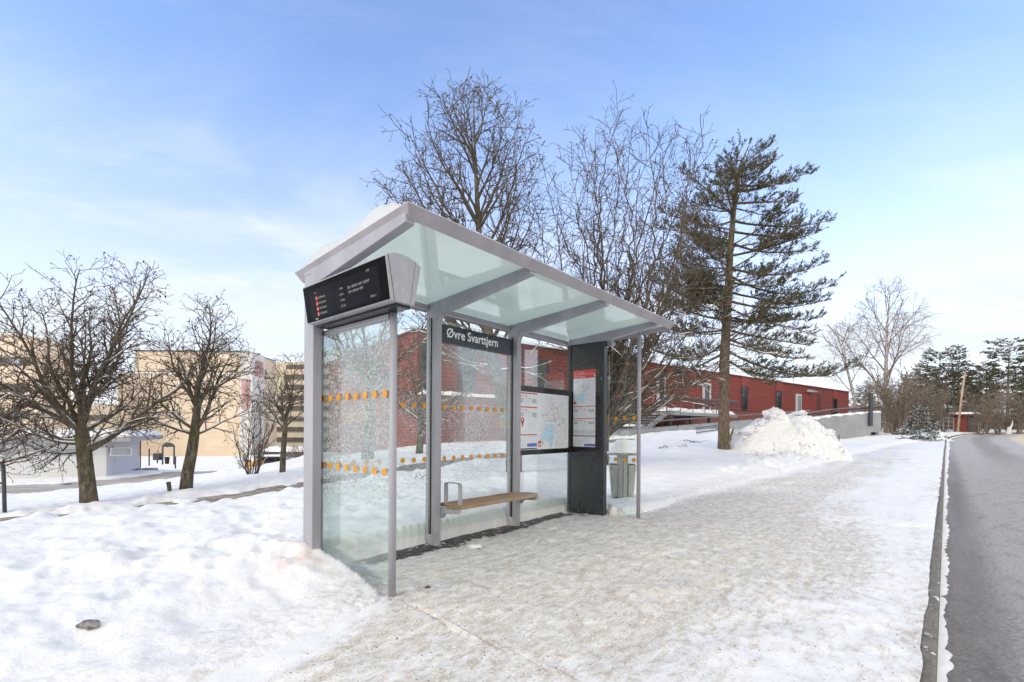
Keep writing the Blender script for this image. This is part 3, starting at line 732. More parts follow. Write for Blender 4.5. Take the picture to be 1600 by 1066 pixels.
# end pane with clamp rail
def dots(name, parent, Mx, xs, y, r, mat='orange'):
    for x in xs:
        b = SB().mat(mat); b.disc(Mx, x, y, r, .0, 20, .0022); b.put(name, parent)
def pane(name, p0, p1, mat):
    g = SB().mat(mat); g.ub(p0[0], p0[1], p0[2], p1[0], p1[1], p1[2]); o = g.put(name, sh); o['off'] = sh['off']; return o
b = SB().mat('metal'); b.ub(.0825, -1.120, -.02, .140, -1.062, 2.42); b.put('clamp_rail', sh, .004)
for z in (.78, 1.92):
    b = SB().mat('galv'); b.ub(.118, -1.075, z, .146, -1.035, z+.045); b.put('glass_clip', sh, .003)
ep = pane('end_pane', (.124, -1.064, .10), (.134, -.03, 2.10), 'glass_end')
Mx = plane_u(.1215, -1.064, 0)
n = 8; x0, x1 = -1.1014+1.064+.0, -.086+1.064
for k in range(n):
    x = .02 + (x1-.02)*k/(n-1)
    for zz_ in (1.545, .948):
        b = SB().mat('orange'); b.disc(Mx, x, zz_, .031, 0, 20, .0022); b.put('dot', ep)
b = SB().mat('metal'); b.ub(.108, -1.06, 2.105, .150, -.03, 2.145); b.put('glass_rail', sh, .003)
# rear panes
bp0 = pane('rear_pane', (.09, -1.075, .13), (BAY-.012, -1.065, 2.50), 'glass_back')
bp1 = pane('rear_pane', (BAY+.09, -1.075, .13), (2*BAY-.012, -1.065, 2.50), 'glass_back')
bp2 = pane('rear_pane', (2*BAY+.09, -1.075, .13), (4.10, -1.065, 2.50), 'glass_clear')
for i in range(3):
    for s_ in (BAY*i-.011, BAY*i+.0815):
        if i == 0 and s_ < 0: continue
        b = SB().mat('rubber'); b.ub(s_, -1.085, .12, s_+.009, -1.055, 2.50); b.put('gasket', sh)
Mv = plane_v(0, -1.0645, 0)
for par, a, c in ((bp0, .14, BAY-.05), (bp1, BAY+.10, 2*BAY-.05)):
    k = 0
    while True:
        x = .1856+.1424*k-.035; k += 1
        if x > c: break
        if x < a: continue
        for zz_ in (1.528, .945):
            b = SB().mat('orange'); b.disc(Mv, x, zz_, .028, 0, 20, .0022); b.put('dot', par)
# far end pane
fp = pane('end_pane', (4.245, -.455, .03), (4.255, -.03, 2.385), 'glass_clear')
Mx = plane_u(4.2425, -.455, 0)
for k in range(4):
    for zz_ in (1.447, .848):
        b = SB().mat('orange'); b.disc(Mx, -.025+.1435*k+.0, zz_, .030, 0, 20, .0022); b.put('dot', fp)
for z in (.05, .83, 2.02):
    b = SB().mat('galv'); b.ub(4.222, -.475, z, 4.262, -.440, z+.05); b.put('glass_clip', sh, .003)

# stop name board
s = sthing('stop_name_board', 'dark blue board reading Øvre Svarttjern under the shelter roof', 'name board', BAY+.0905, -1.055, 2.255)
b = SB().mat('sign_blue'); b.ub(BAY+.0905, -1.062, 2.255, 2*BAY-.0115, -1.046, 2.462); b.put('board', s, .002)
b = SB().mat('white'); w = text_into(b, 'Øvre Svarttjern', .150, plane_v(1.580, -1.0452, 2.325), .905, .0022); b.put('lettering', s)

# departure display
DV0, DV1 = -.985, .224
d = sthing('departure_display', 'long black departure screen in a grey wedge shaped box under the roof edge', 'display', -.06, DV0, 2.165)
prof = [(-.044, 2.172), (-.091, 2.478)]
for k in range(1, 9):
    t = k/8; prof.append((-.091+.305*t, 2.478+.05*math.sin(math.pi*(.5+.5*t))*0 + .042*(1-(2*t-1)**2) - .012*t))
prof += [(.157, 2.172)]
b = SB().mat('metal'); b.prism(prof, lambda u, z: (u, -DV1, z), lambda u, z: (u, -DV0, z)); b.put('housing', d, .003)
nrm = Vector((-(2.478-2.172), 0, -.047)).normalized(); tilt = -math.atan2(.047, .306)
Lf = math.hypot(.047, .306)
Md = plane_u(-.044, DV0, 2.172, 0)
ay = Vector((-.047, 0, .306)).normalized(); ax = Vector((0, -1, 0)); az = ax.cross(ay)
Md = Matrix(((ax.x, ay.x, az.x, -.044), (ax.y, ay.y, az.y, -DV0), (ax.z, ay.z, az.z, 2.172), (0, 0, 0, 1)))
Wd = DV1-DV0
b = SB().mat('screen'); q = [(.006, .008), (Wd-.006, .008), (Wd-.006, Lf-.012), (.006, Lf-.012)]
b.prism(q, lambda x, y: Md @ Vector((x, y, .0005)), lambda x, y: Md @ Vector((x, y, .006)))
scr = b.put('screen', d); scr['off'] = d['off']
b = SB().mat('screen_in'); b.rect(Md, .10, .03, Wd-.10, Lf-.055, .0064); b.put('pixel_panel', scr)
rr = random.Random(3)
b = SB().mat('led_red')
for k in range(4):
    b = SB().mat('led_red'); b.disc(Md, .215, .055+.042*k, .0165, .0072, 16); b.put('route_icon', scr)
b = SB().mat('led_white')
def greek(b, Mx, x0, x1, y, h, z, rr, wmin=.012, wmax=.05, fill=1.0):
    x = x0
    while x < x1:
        w = min(rr.uniform(wmin, wmax), x1-x)
        if w > .004: b.rect(Mx, x, y, x+w, y+h, z)
        x += w + h*.7
def letters(b, Mx, x, y, h, txt, z, sx=1.0): return text_into(b, txt, h*1.4, Mx @ Matrix.Translation((x, y, z)), sx)
def tl(x, y, h, txt, sx=1.0):
    q_ = SB().mat('led_white'); letters(q_, Md, x, y, h, txt, .0072, sx); q_.put('text_line', scr)
for k in range(4): tl(.245, .048+.042*k, .017, '63 Romsås', 1.05)
tl(.19, .222, .012, 'Linje')
for k, t in enumerate(('21 min', '11 min', '6 min', '1 min')): tl(.575, .05+.044*k, .019, t, .9)
tl(.96, .238, .015, '13:02')
def wiggle(b, Mx, x0, x1, y, h, z, rr):      # illegible small print
    x = x0
    while x < x1:
        n = rr.randint(3, 8)
        for k in range(n):
            if x > x1: break
            b.rect(Mx, x, y, x+h*.16, y+h*rr.choice((1, 1, 1.4)), z); b.rect(Mx, x+h*.16, y+h*rr.choice((0, .85)), x+h*.5, y+h*rr.choice((.15, 1.0)), z) if False else None
            b.rect(Mx, x+h*.16, y+h*.8, x+h*.5, y+h, z)
            x += h*.72
        x += h*.6
for x0, x1, y_, h_ in ((.70, .985, .165, .016), (.705, .90, .131, .016), (.985, 1.055, .052, .013)):
    b = SB().mat('led_white'); wiggle(b, Md, x0, x1, y_, h_, .0072, rr); b.put('text_line', scr)
b = SB().mat('led_white'); b.rect(Md, .155, .016, .20, .024, .0072); b.put('status_mark', scr)
for a, c, w in (((-.068, 2.480), (-.012, 2.174), .004), ((.165, 2.486), (.118, 2.174), .002)):
    b = SB().mat('screen'); b.line(plane_v(0, DV1+.0008, 0), a, c, w, 0); b.put('seam', d)
b = SB().mat('black'); b.ub(.02, DV0+.03, 2.150, .150, DV1-.04, 2.171); b.put('underside', d, .002)

# bench
bn = sthing('bench', 'grey bracketed bench with brown wooden planks and one arm loop inside the shelter', 'bench', 2.1, -.85, .36)
def plank(v0, v1, u0, u1, z0, z1, rnd_end):
    b = SB().mat('wood'); r = rnd_end
    pts = [(u0, v0), (u1, v0)]
    if r:
        pts = [(u0, v0), (u1, v0)] + [(u1-r+r*math.cos(t), v1-r*.55+r*.55*math.sin(t)) for t in [math.pi/2*k/6 for k in range(7)]]
    pts += [(u0, v1)]
    b.prism(pts, lambda u, v: (u, -v, z0), lambda u, v: (u, -v, z1)); return b.put('plank', bn, .005)
plank(-1.045, -.955, 1.50, 2.90, .412, .452, 0)
plank(-.945, -.700, 1.50, 2.885, .408, .450, .09)
for i, u in enumerate((BAY+.02, 2*BAY+.02)):
    b = SB().mat('metal')
    u0, u1 = (u+.0605, u+.115) if i == 0 else (u+.0605, u+.115)
    b.prism([(-1.06, .406), (-.715, .406), (-.715, .365), (-.94, .345), (-.983, .29), (-1.06, .29)], lambda v, z: (u1, -v, z), lambda v, z: (u0, -v, z))
    b.put('seat_bracket', bn, .003)
b = SB().mat('metal'); b.ub(2*BAY+.14, -.98, .372, 2.90, -.72, .406); b.put('seat_bracket', bn, .004)
b = SB().mat('metal')
uc = 1.525; hw = .0275; th = .008
path = [(-.975, .42), (-.975, .655)] + [(-.975+.03-.03*math.cos(t), .655+.03*math.sin(t)) for t in [math.pi/2*k/5 for k in range(1, 6)]]
path += [(-.775, .685)] + [(-.775+.03*math.sin(t), .655+.03*math.cos(t)) for t in [math.pi/2*k/5 for k in range(1, 6)]] + [(-.745, .45)]
for (v0, z0), (v1, z1) in zip(path[:-1], path[1:]):
    dv, dz = v1-v0, z1-z0; l = math.hypot(dv, dz); nv, nz = -dz/l*th/2, dv/l*th/2
    c = [(v0-nv, z0-nz), (v1-nv, z1-nz), (v1+nv, z1+nz), (v0+nv, z0+nz)]
    b.prism(c, lambda v, z: (uc+hw, -v, z), lambda v, z: (uc-hw, -v, z))
b.put('arm_loop', bn)

# wide map board between the second post and the dark panel
mb_ = sthing('map_board', 'wide black framed board with a pale network map and timetables on it', 'map board', 2.9, -1.03, .92)
b = SB().mat('black'); b.ub(2*BAY+.0825, -1.045, .930, 4.078, -1.008, 1.872); b.put('frame', mb_, .004)
Mm = plane_v(2.84, -1.0072, .930)
MW, MH = 1.16, .86
b = SB().mat('p_white'); b.rect(Mm, 0, .070, MW, MH, 0); 
def timetable(b, Mx, x0, x1, y0, y1, z, bars, rr, blue=True):
    w = x1-x0; h = y1-y0
    for t in bars:
        y = y0+h*t; b.mat('p_red'); b.rect(Mx, x0, y, x1, y+h*.022, z)
        b.mat('p_crim'); wiggle(b, Mx, x0+w*.04, x0+w*.42, y-h*.055, h*.022, z, rr)
        b.mat('p_grey')
        for a, c in ((.04, .22), (.68, .95)):
            b.rect(Mx, x0+w*a, y-h*.155, x0+w*c, y-h*.078, z)
        b.mat('p_lgrey')
        for a in (.34, .38, .52, .56): b.rect(Mx, x0+w*a, y-h*.150, x0+w*(a+.018), y-h*.080, z)
        b.mat('p_dark'); b.rect(Mx, x0+w*.30, y-h*.083, x0+w*.36, y-h*.072, z); b.rect(Mx, x0+w*.50, y-h*.083, x0+w*.58, y-h*.072, z)
def netmap(b, Mx, x0, y0, x1, y1, z, seed, water):
    rr = random.Random(seed); w = x1-x0; h = y1-y0
    P = lambda a, c: (x0+w*a, y0+h*c)
    b.mat('p_water'); b.poly(Mx, [P(*q) for q in water], z)
    hubx, huby = .56, .52
    b.mat('p_pink')
    routes = [[(.08, .30), (.10, .48), (.22, .70), (.38, .80), (.46, .70), (hubx, huby)], [(hubx, huby), (.66, .50), (.74, .40), (.72, .28)], [(hubx, huby), (.60, .66), (.72, .80), (.84, .92)], [(.34, .66), (.44, .60), (hubx, huby), (.60, .44)], [(.46, .82), (.48, .64), (hubx, huby)], [(.60, .30), (.56, .40), (hubx, huby)]]
    for r in routes:
        for p, q in zip(r[:-1], r[1:]): b.line(Mx, P(*p), P(*q), w*.006, z+.0004)
    b.mat('p_dark')
    routes = [[(.10, .60), (.30, .62), (.44, .50), (hubx, huby)], [(.30, .64), (.42, .74), (.54, .58)], [(.60, .78), (.68, .64), (.78, .60)], [(.18, .52), (.36, .52), (.52, .54)], [(.64, .20), (.58, .12), (.66, .05)]]
    for r in routes:
        for p, q in zip(r[:-1], r[1:]): b.line(Mx, P(*p), P(*q), w*.004, z+.0008)
    for k in range(230):
        a, c = (rr.gauss(.58, .20), rr.gauss(.56, .22)) if k % 3 else (rr.uniform(.03, .95), rr.uniform(.05, .97))
        if not (.02 < a < .95 and .03 < c < .97): continue
        b.mat(rr.choice(('p_dark', 'p_dark', 'p_grey', 'p_green', 'p_pink', 'p_blue')))
        ww = rr.uniform(.008, .035)*w; hh = h*.008
        p = P(a, c); b.rect(Mx, p[0], p[1], p[0]+ww, p[1]+hh, z+.0012)
WATER = [(.12, .22), (.16, .34), (.24, .40), (.34, .46), (.50, .44), (.53, .30), (.50, .12), (.44, .02), (.36, .03), (.34, .14), (.20, .17), (.04, .16)]
netmap(b, Mm, .40, .075, MW-.01, MH-.005, .0006, 4, WATER)
timetable(b, Mm, .0, .385, .07, MH, .0006, (.965, .725), rr)
b.mat('p_lgrey')
for x in (1.045, 1.075): b.rect(Mm, x, .25 if x < 1.06 else .18, x+.008, .46, .0012)
b.mat('p_red'); b.disc(Mm, .06, .475, .036, .0012, 18); b.poly(Mm, [(.028, .465), (.092, .465), (.06, .365)], .0012)
b.mat('p_white'); b.disc(Mm, .06, .475, .014, .0016, 14)
b.mat('p_lgrey')
for k in range(5): wiggle(b, Mm, .165, .325, .455-.022*k, .008, .0008, rr)
b.mat('p_crim'); b.rect(Mm, 0, .268, .38, .282, .0008); b.mat('p_blue'); b.rect(Mm, .165, .112, .38, .158, .0008)
b.mat('p_grey'); wiggle(b, Mm, .03, .13, .185, .009, .0008, rr); wiggle(b, Mm, .165, .33, .245, .009, .0008, rr); wiggle(b, Mm, .03, .15, .135, .009, .0008, rr)
b.mat('p_dark'); b.rect(Mm, 0, .076, .38, .092, .0008)
b.mat('p_red'); b.rect(Mm, .41, .105, .475, .190, .0018); b.mat('p_white'); b.rect(Mm, .422, .125, .463, .150, .0022); b.mat('p_dark'); wiggle(b, Mm, .49, .55, .165, .012, .0018, rr); wiggle(b, Mm, .49, .56, .140, .010, .0018, rr)
b.put('poster', mb_)

# dark information panel at the far end
ip = sthing('information_panel', 'tall charcoal panel with a red headed poster at the far end of the shelter', 'panel', 4.16, -.77, 0)
b = SB().mat('metal_dark'); b.ub(4.120, -1.093, 0.0, 4.205, -.462, 2.582); b.put('casing', ip, .004)
b = SB().mat('metal_dark'); b.ub(4.106, -1.093, .02, 4.1195, -1.035, 2.575); b.ub(4.106, -.520, .02, 4.1195, -.462, 2.575); b.put('side_trim', ip, .003)
b = SB().mat('metal_dark'); b.ub(4.1125, -1.032, .045, 4.1195, -.523, .865); b.put('lower_door', ip, .003)
b = SB().mat('black'); b.ub(4.1085, -1.032, .892, 4.1195, -.523, 2.272)
o = b.put('poster_frame', ip, .003)
Mp = plane_u(4.1078, -.990, 1.010); PWd, PH = .388, 1.172
b = SB().mat('p_white'); b.rect(Mp, 0, 0, PWd, PH, 0)
b.mat('p_red'); b.rect(Mp, 0, PH-.125, PWd, PH, .0006); b.mat('p_white'); b.rect(Mp, 0, PH-.068, PWd, PH-.064, .001)
letters(b, Mp, .030, PH-.050, .026, '63', .0012, .95); letters(b, Mp, .095, PH-.050, .026, 'Romsås', .0012, .95); letters(b, Mp, .014, PH-.112, .026, '63N', .0012, .95); letters(b, Mp, .100, PH-.112, .026, 'Romsås', .0012, .95)
b.disc(Mp, .372, PH-.098, .013, .0012, 12)
netmap(b, Mp, .005, PH-.525, PWd-.005, PH-.13, .0006, 8, WATER)
b.mat('p_red'); b.rect(Mp, .012, PH-.515, .050, PH-.475, .0018)
timetable(b, Mp, 0, PWd, .14, PH-.52, .0006, (.93, .57), rr)
b.mat('p_lgrey'); b.rect(Mp, 0, .20, PWd, .262, .0006); b.mat('p_dark'); b.rect(Mp, 0, .168, PWd, .182, .001)
b.mat('p_grey')
for k, (a, c) in enumerate(((.2, .36), (.2, .34), (.02, .15), (.05, .18), (.02, .14))): wiggle(b, Mp, a, c, .150-.024*k, .008, .001, rr)
b.mat('p_blue'); b.rect(Mp, .200, .022, PWd, .058, .001); b.mat('p_dark'); b.rect(Mp, 0, 0, PWd, .012, .001)
b.put('poster', ip)
b = SB().mat('galv'); b.ub(4.104, -.512, 2.02, 4.1085, -.500, 2.05); b.put('lock', ip)

# snow on the shelter roof
def snow_slab(name, label, u0, u1, v0, v1, hfun, zfun, mat='roof_snow', n=(120, 46), loc=None, rz=None, kind=None):
    U, V = np.meshgrid(np.linspace(u0, u1, n[0]), np.linspace(v0, v1, n[1]))
    h = hfun(U, V); z = zfun(V) + np.maximum(h, 0)
    vs = np.concatenate([np.stack([U.ravel(), -V.ravel(), z.ravel()], 1), np.stack([U.ravel(), -V.ravel(), (zfun(V)+.001*0).ravel()-.003], 1)])
    me = bpy.data.meshes.new(name); N = U.size; ix = np.arange(N).reshape(n[1], n[0])
    f = [(int(ix[j, i]), int(ix[j+1, i]), int(ix[j+1, i+1]), int(ix[j, i+1])) for j in range(n[1]-1) for i in range(n[0]-1)]
    rim = list(ix[0, :]) + list(ix[1:, -1]) + list(ix[-1, ::-1][1:]) + list(ix[::-1, 0][1:-1])
    f += [(int(a), int(b_), int(b_)+N, int(a)+N) for a, b_ in zip(rim, rim[1:]+rim[:1])]
    me.from_pydata([tuple(v) for v in vs], [], f); me.materials.append(M[mat]); me.polygons.foreach_set('use_smooth', [True]*len(f)); me.update()
    o = bpy.data.objects.new(name, me); COL.objects.link(o)
    o.location = loc or at(0, 0, 0); o.rotation_euler = (0, 0, ROT if rz is None else rz)
    return tag(o, label, 'snow')
def rh(U, V):
    e = np.minimum(np.minimum(U-UL, UR-U)*1.0, np.minimum(V-VBk, VFr-V))
    e2 = np.minimum(np.minimum(U-UL-.035, (UR-U)), np.minimum(V-VBk-.20, (VFr-V)*.8))
    nz_ = fbm(U*1.6, V*1.6, 3, 91)
    h = .028*sst(-.01, .05, e)*(1+.7*fbm(U*5, V*5, 2, 95)) + .15*np.sqrt(sst(.0, .34, np.minimum(np.minimum((U-UL-.015)*3.2, (UR-U)), np.minimum((V-VBk-.16), (VFr-.12-V)*.75))+.05*nz_))*(1+.55*nz_) + .03*fbm(U*4, V*4, 2, 92)*sst(0, .2, e2)
    return h
snow_slab('roof_snow', 'thick rounded layer of snow lying on the bus shelter roof', UL+.004, UR-.004, VBk+.004, VFr-.004, rh, lambda V: roof_z(V)+.002)

# litter bin behind the far pole
bx, by = 1.86, 7.85; bz = .10
bb = thing('litter_bin', 'galvanised two sided litter bin with a flat lid behind the far pole', 'litter bin', (bx, by, bz), R(-8))
def lift(b, name, bev=.004): return b.build(name, bb, (0, 0, 0), bev)
b = MB().mat('galv'); b.prism([(-.075, -.13), (.075, -.13), (.095, 0), (.075, .13), (-.075, .13)], lambda x, y: (x, y, -.1), lambda x, y: (x*1.05, y, .760)); lift(b, 'centre_column')
for s_ in (-1, 1):
    b = MB().mat('galv')
    b.hexa([(s_*.085, -.15, .06), (s_*.175, -.12, .06), (s_*.175, .12, .06), (s_*.085, .15, .06), (s_*.085, -.16, .60), (s_*.215, -.125, .60), (s_*.215, .125, .60), (s_*.085, .16, .60)] if s_ > 0 else
           [(s_*.175, -.12, .06), (s_*.085, -.15, .06), (s_*.085, .15, .06), (s_*.175, .12, .06), (s_*.215, -.125, .60), (s_*.085, -.16, .60), (s_*.085, .16, .60), (s_*.215, .125, .60)])
    o = lift(b, 'basket', .012)
    b = MB().mat('black'); b.box(s_*.10, -.11, .601, s_*.20, .11, .606); c = b.build('opening', o)
b = MB().mat('galv'); b.prism([(-.245, -.19), (.245, -.19), (.245, .19), (-.245, .19)], lambda x, y: (x, y, .760), lambda x, y: (x*1.0, y, .800)); lift(b, 'lid', .006)
b = MB().mat('steel_dark'); b.box(-.004, -.134, .0, .006, -.129, .74); lift(b, 'seam', 0)
so = snow_slab('lid_snow', 'smooth cap of snow on the lid of the litter bin', -.25, .25, -.20, .20, lambda U, V: .22*sst(1.02, .3, np.sqrt((U/.25)**2+(V/.20)**2))*(1+.2*U), lambda V: 0*V+.0, 'snow_plain', (30, 22), (bx, by, bz+.8015), R(-8))
#PART4
# ------------------------------------------------------------------ trees
def rotv(d, axis, a): return Matrix.Rotation(a, 3, axis) @ d
class Tree:
    def __init__(s, seed, env, lv, leafp=.5, leaf=.035, droop=None):
        s.r = random.Random(seed); s.env = env; s.lv = lv; s.limb = MB(); s.twig = MB(); s.leafm = MB(); s.snow = MB(); s.snowy = True
        s.trunk = MB(); s.leafp = leafp; s.leaf = leaf
        for m in (s.limb, s.twig, s.trunk, s.snow): m.smooth = True
    def inside(s, p):
        return any(((p.x-c[0])/r[0])**2+((p.y-c[1])/r[1])**2+((p.z-c[2])/r[2])**2 < 1 for c, r in s.env)
    def rv(s): return Vector((s.r.gauss(0, 1), s.r.gauss(0, 1), s.r.gauss(0, 1)))
    def addleaf(s, p):
        a = s.rv().normalized()*s.leaf*s.r.uniform(.5, 1.1); b = s.rv().normalized()*s.leaf*s.r.uniform(.3, .6)
        q = p - Vector((0, 0, s.leaf*s.r.uniform(0, .8)))
        s.leafm.add([tuple(q-a), tuple(q+b), tuple(q+a), tuple(q-b)], [(0, 1, 2, 3)])
    def grow(s, p, d, L, r, lev, chk=True):
        P = s.lv[lev]; n = max(3, int(L/P['seg'])); step = L/n
        pts = [p.copy()]; d = d.normalized(); out = False
        for i in range(n):
            d = (d + s.rv()*P['wob'] + Vector((0, 0, P['trop']))).normalized()
            p = p + d*step
            pts.append(p.copy())
            if chk and i > 0 and not s.inside(p): out = True; break
        k = len(pts)-1; tpr = P.get('taper', .86); rd = [max(P['rmin']*(1 if i < k else .7), r*(1-tpr*(i/k)**.85)) for i in range(k+1)]
        (s.limb if lev == 0 or (lev == 1 and P.get('limb')) else s.twig).tube(pts, rd, P['n'], cap=False)
        if s.snowy and lev <= 1 and pts[0].z < 4.2:
            i = 0
            while i < k:
                dd = (pts[i+1]-pts[i]).normalized(); run = []
                if abs(dd.z) < .72 and s.r.random() < (.55, .22)[lev]:
                    m_ = s.r.randint(2, 6)
                    while i <= k and len(run) < m_: run.append(i); i += 1
                    if len(run) > 1:
                        hgt = [max(.010, rd[j]*.85) for j in run]
                        s.snow.tube([pts[j]+Vector((0, 0, rd[j]*.75+.004)) for j in run], [h_*(.45 if j in (run[0], run[-1]) else 1) for h_, j in zip(hgt, run)], 5)
                        i -= 1
                else: i += 1
        if lev+1 < len(s.lv):
            nl = s.lv[lev+1]; m = int(P['dens']*step*k + s.r.random()); g = s.r.uniform(0, 6.28)
            for j in range(m):
                t = P.get('t0', .12) + (1-P.get('t0', .12))*(j+s.r.random())/m
                x = t*k; i = min(int(x), k-1); q = pts[i].lerp(pts[i+1], x-i); dd = (pts[i+1]-pts[i]).normalized()
                g += 2.4 + s.r.uniform(-.5, .5)
                ax = rotv(dd.orthogonal().normalized(), dd, g)
                nd = rotv(dd, ax, R(s.r.uniform(*P['ang'])))
                if P.get('up'): nd.z += P['up']
                l2 = nl['len']*s.r.uniform(.55, 1.15)*(1.15-.55*t)
                s.grow(q, nd, l2, max(nl['rmin'], min(rd[i]*.62, nl['r'])), lev+1, chk)
        else:
            if s.r.random() < s.leafp: s.addleaf(pts[-1])
            if s.r.random() < s.leafp*.35: s.addleaf(pts[k//2])
    def limb_to(s, p0, p1, r, bow=.06):
        a = p1-p0; L = a.length; n = max(6, int(L/.25)); o1 = s.rv()*bow*L*.5; o2 = s.rv()*bow*L*.25; pts = []
        for i in range(n+1):
            t = i/n; pts.append(p0+a*t+Vector((0, 0, -.05*L*math.sin(math.pi*t)*(abs(a.x)/L)))+o1*math.sin(math.pi*t)+o2*math.sin(2*math.pi*t)+s.rv()*.012*L*(t*(1-t))*2)
        rd = [max(.007, r*(1-.93*(i/n)**.8)) for i in range(n+1)]
        s.limb.tube(pts, rd, 7, cap=False)
        P = s.lv[0]; nl = s.lv[1]; m = int(P['dens']*L); g = s.r.uniform(0, 6)
        for j in range(m):
            t = .18+.82*(j+s.r.random())/m; x = min(t, .999)*n; i = int(x); q = pts[i].lerp(pts[i+1], x-i); dd = (pts[i+1]-pts[i]).normalized(); g += 2.4
            nd = rotv(dd, rotv(dd.orthogonal().normalized(), dd, g), R(s.r.uniform(*P['ang'])))
            s.grow(q, nd, nl['len']*s.r.uniform(.5, 1.15)*(1.1-.55*t), max(nl['rmin'], min(rd[i]*.6, nl['r'])), 1, False)
    def make(s, name, label, cat, loc, mats=('bark', 'limb', 'twig', 'leaf'), group=None, rz=0):
        t = thing(name, label, cat, loc, rz, group)
        if s.trunk.v: s.trunk.mat(mats[0]); s.trunk.mi = [0]*len(s.trunk.f); s.trunk.build('trunk', t)
        for mb, nm, mt in ((s.limb, 'limbs', mats[1]), (s.twig, 'twigs', mats[2]), (s.leafm, 'leaves', mats[3]), (s.snow, 'branch_snow', 'snow_plain')):
            if mb.v:
                mb.mats = []; mb.mat(mt); mb.mi = [0]*len(mb.f); o_ = mb.build(nm, t)
                if nm == 'branch_snow': o_['kind'] = 'stuff'
        return t
def lvls(L, scale=1.0, d=(2.6, 3.6, 4.4), rm=(.014, .007, .0045, .0038), trop=(.05, .03, .02, .02), lens=(.95, .48, .22), ang=(28, 58), wob=.13):
    return [dict(seg=.22*scale, wob=wob*.8, trop=trop[0], rmin=rm[0], n=7, dens=d[0], ang=ang, t0=.15, r=.2),
            dict(len=lens[0]*scale, seg=.16*scale, wob=wob, trop=trop[1], rmin=rm[1], n=5, dens=d[1], ang=ang, r=.03*scale, taper=.7),
            dict(len=lens[1]*scale, seg=.11*scale, wob=wob*1.2, trop=trop[2], rmin=rm[2], n=4, dens=d[2], ang=(28, 62), r=.012*scale, taper=.6),
            dict(len=lens[2]*scale, seg=.08*scale, wob=wob*1.3, trop=trop[3], rmin=rm[3], n=3, dens=0, ang=(20, 50), r=.006*scale, taper=.4)]
def limbs_from(T, base_pts, base_r, specs):
    """trunk polyline plus limbs: (fraction on trunk, azimuth deg (0=right, 90=away), elevation deg, length, radius)"""
    base_pts = [Vector(p) for p in base_pts]; T.trunk.tube(base_pts, base_r, 12)
    for fr, az, el, L, r in specs:
        x = fr*(len(base_pts)-1); i = min(int(x), len(base_pts)-2); p = base_pts[i].lerp(base_pts[i+1], x-i)
        d = Vector((math.cos(R(az))*math.cos(R(el)), math.sin(R(az))*math.cos(R(el)), math.sin(R(el))))
        T.grow(p, d, L, r, 0)
def rel(b, px, py, d): return W(px, py, d) - b

# ---- trees along the footpath on the left
def spot(px, py, d):
    w = W(px, py, d); w.z = gz(w.x, w.y)-.04; return w
b1 = spot(138, 788, 10)
T = Tree(11, [((.1, 0, 3.0), (2.2, 2.0, 2.58)), ((-1.0, 0, 3.2), (1.3, 1.2, 1.8)), ((-.9, 0, 1.5), (1.25, 1.1, .8))], lvls(1, d=(6.0, 7.0, 6.5), rm=(.010, .0062, .0046, .0040)), .8, .036)
q = lambda px, py, dy=0: rel(b1, px, py, 10+dy)
limbs_from(T, [(0.03, 0, -.1), q(137, 760), q(133, 722), q(130, 690), q(127, 668)], [.17, .145, .135, .13, .11],
    [(1, 118, 68, 3.1, .058), (1, 160, 52, 2.9, .055), (.98, 60, 74, 3.5, .065), (.97, 15, 74, 3.6, .062), (1, 100, 80, 3.6, .056), (.98, 300, 70, 3.4, .06), (.96, 220, 62, 3.0, .06), (.95, 200, 36, 2.4, .06), (.9, 250, 45, 2.2, .055), (.72, 172, 6, 2.1, .038), (.76, 184, 10, 2.2, .04), (.62, 20, 42, 2.9, .075), (.88, 320, 50, 2.3, .055), (.9, 90, 35, 2.0, .05), (.62, 340, 30, 1.6, .035), (.62, 186, 2, 1.7, .03)])
T.make('bare_tree', 'bare tree with a mossy forked trunk, leftmost trunk beside the footpath', 'tree', b1, group='bare trees beside the footpath')
b2 = spot(290, 767, 11.5)
T = Tree(23, [((.1, 0, 2.75), (1.55, 1.5, 2.2)), ((-.7, 0, 1.6), (1.0, 1, .8))], lvls(1, d=(6.0, 7.0, 6.5), rm=(.010, .0066, .0050, .0045)), .75, .036)
q = lambda px, py, dy=0: rel(b2, px, py, 11.5+dy)
limbs_from(T, [(0, 0, -.1), q(293, 740), q(299, 710), q(303, 685), q(308, 640), q(309, 600)], [.15, .13, .12, .11, .08, .06],
    [(1, 80, 75, 2.0, .055), (1, 10, 62, 1.7, .045), (.8, 170, 55, 2.0, .05), (.62, 175, 16, 1.8, .04), (.62, 10, 14, 1.4, .03), (.58, 120, 60, 2.2, .06), (.64, 50, 62, 2.3, .06), (.8, 330, 48, 1.7, .045), (.85, 230, 48, 1.7, .045), (.66, 200, 40, 1.7, .045), (.9, 20, 40, 1.5, .04)])
T.make('bare_tree', 'bare tree with a trunk leaning right beside a short black stake', 'tree', b2, group='bare trees beside the footpath')
b0 = spot(-52, 800, 9.2)
T = Tree(31, [((.2, 0, 2.45), (1.35, 1.4, 1.95))], lvls(1, d=(5.5, 6.5, 6), rm=(.010, .006, .0044, .0038)), .5, .032)
limbs_from(T, [(0, 0, -.1), (.02, 0, .6), (0, 0, 1.2)], [.14, .12, .1], [(1, 60, 65, 2.2, .06), (1, 10, 55, 2.0, .055), (.9, 350, 28, 1.8, .045), (.95, 130, 55, 2, .05), (.9, 280, 50, 1.9, .05), (.7, 20, 18, 1.5, .03)])
T.make('bare_tree', 'bare tree whose branches reach in from the left edge over the white hut', 'tree', b0, group='bare trees beside the footpath')
b3 = spot(441, 739, 13.6)
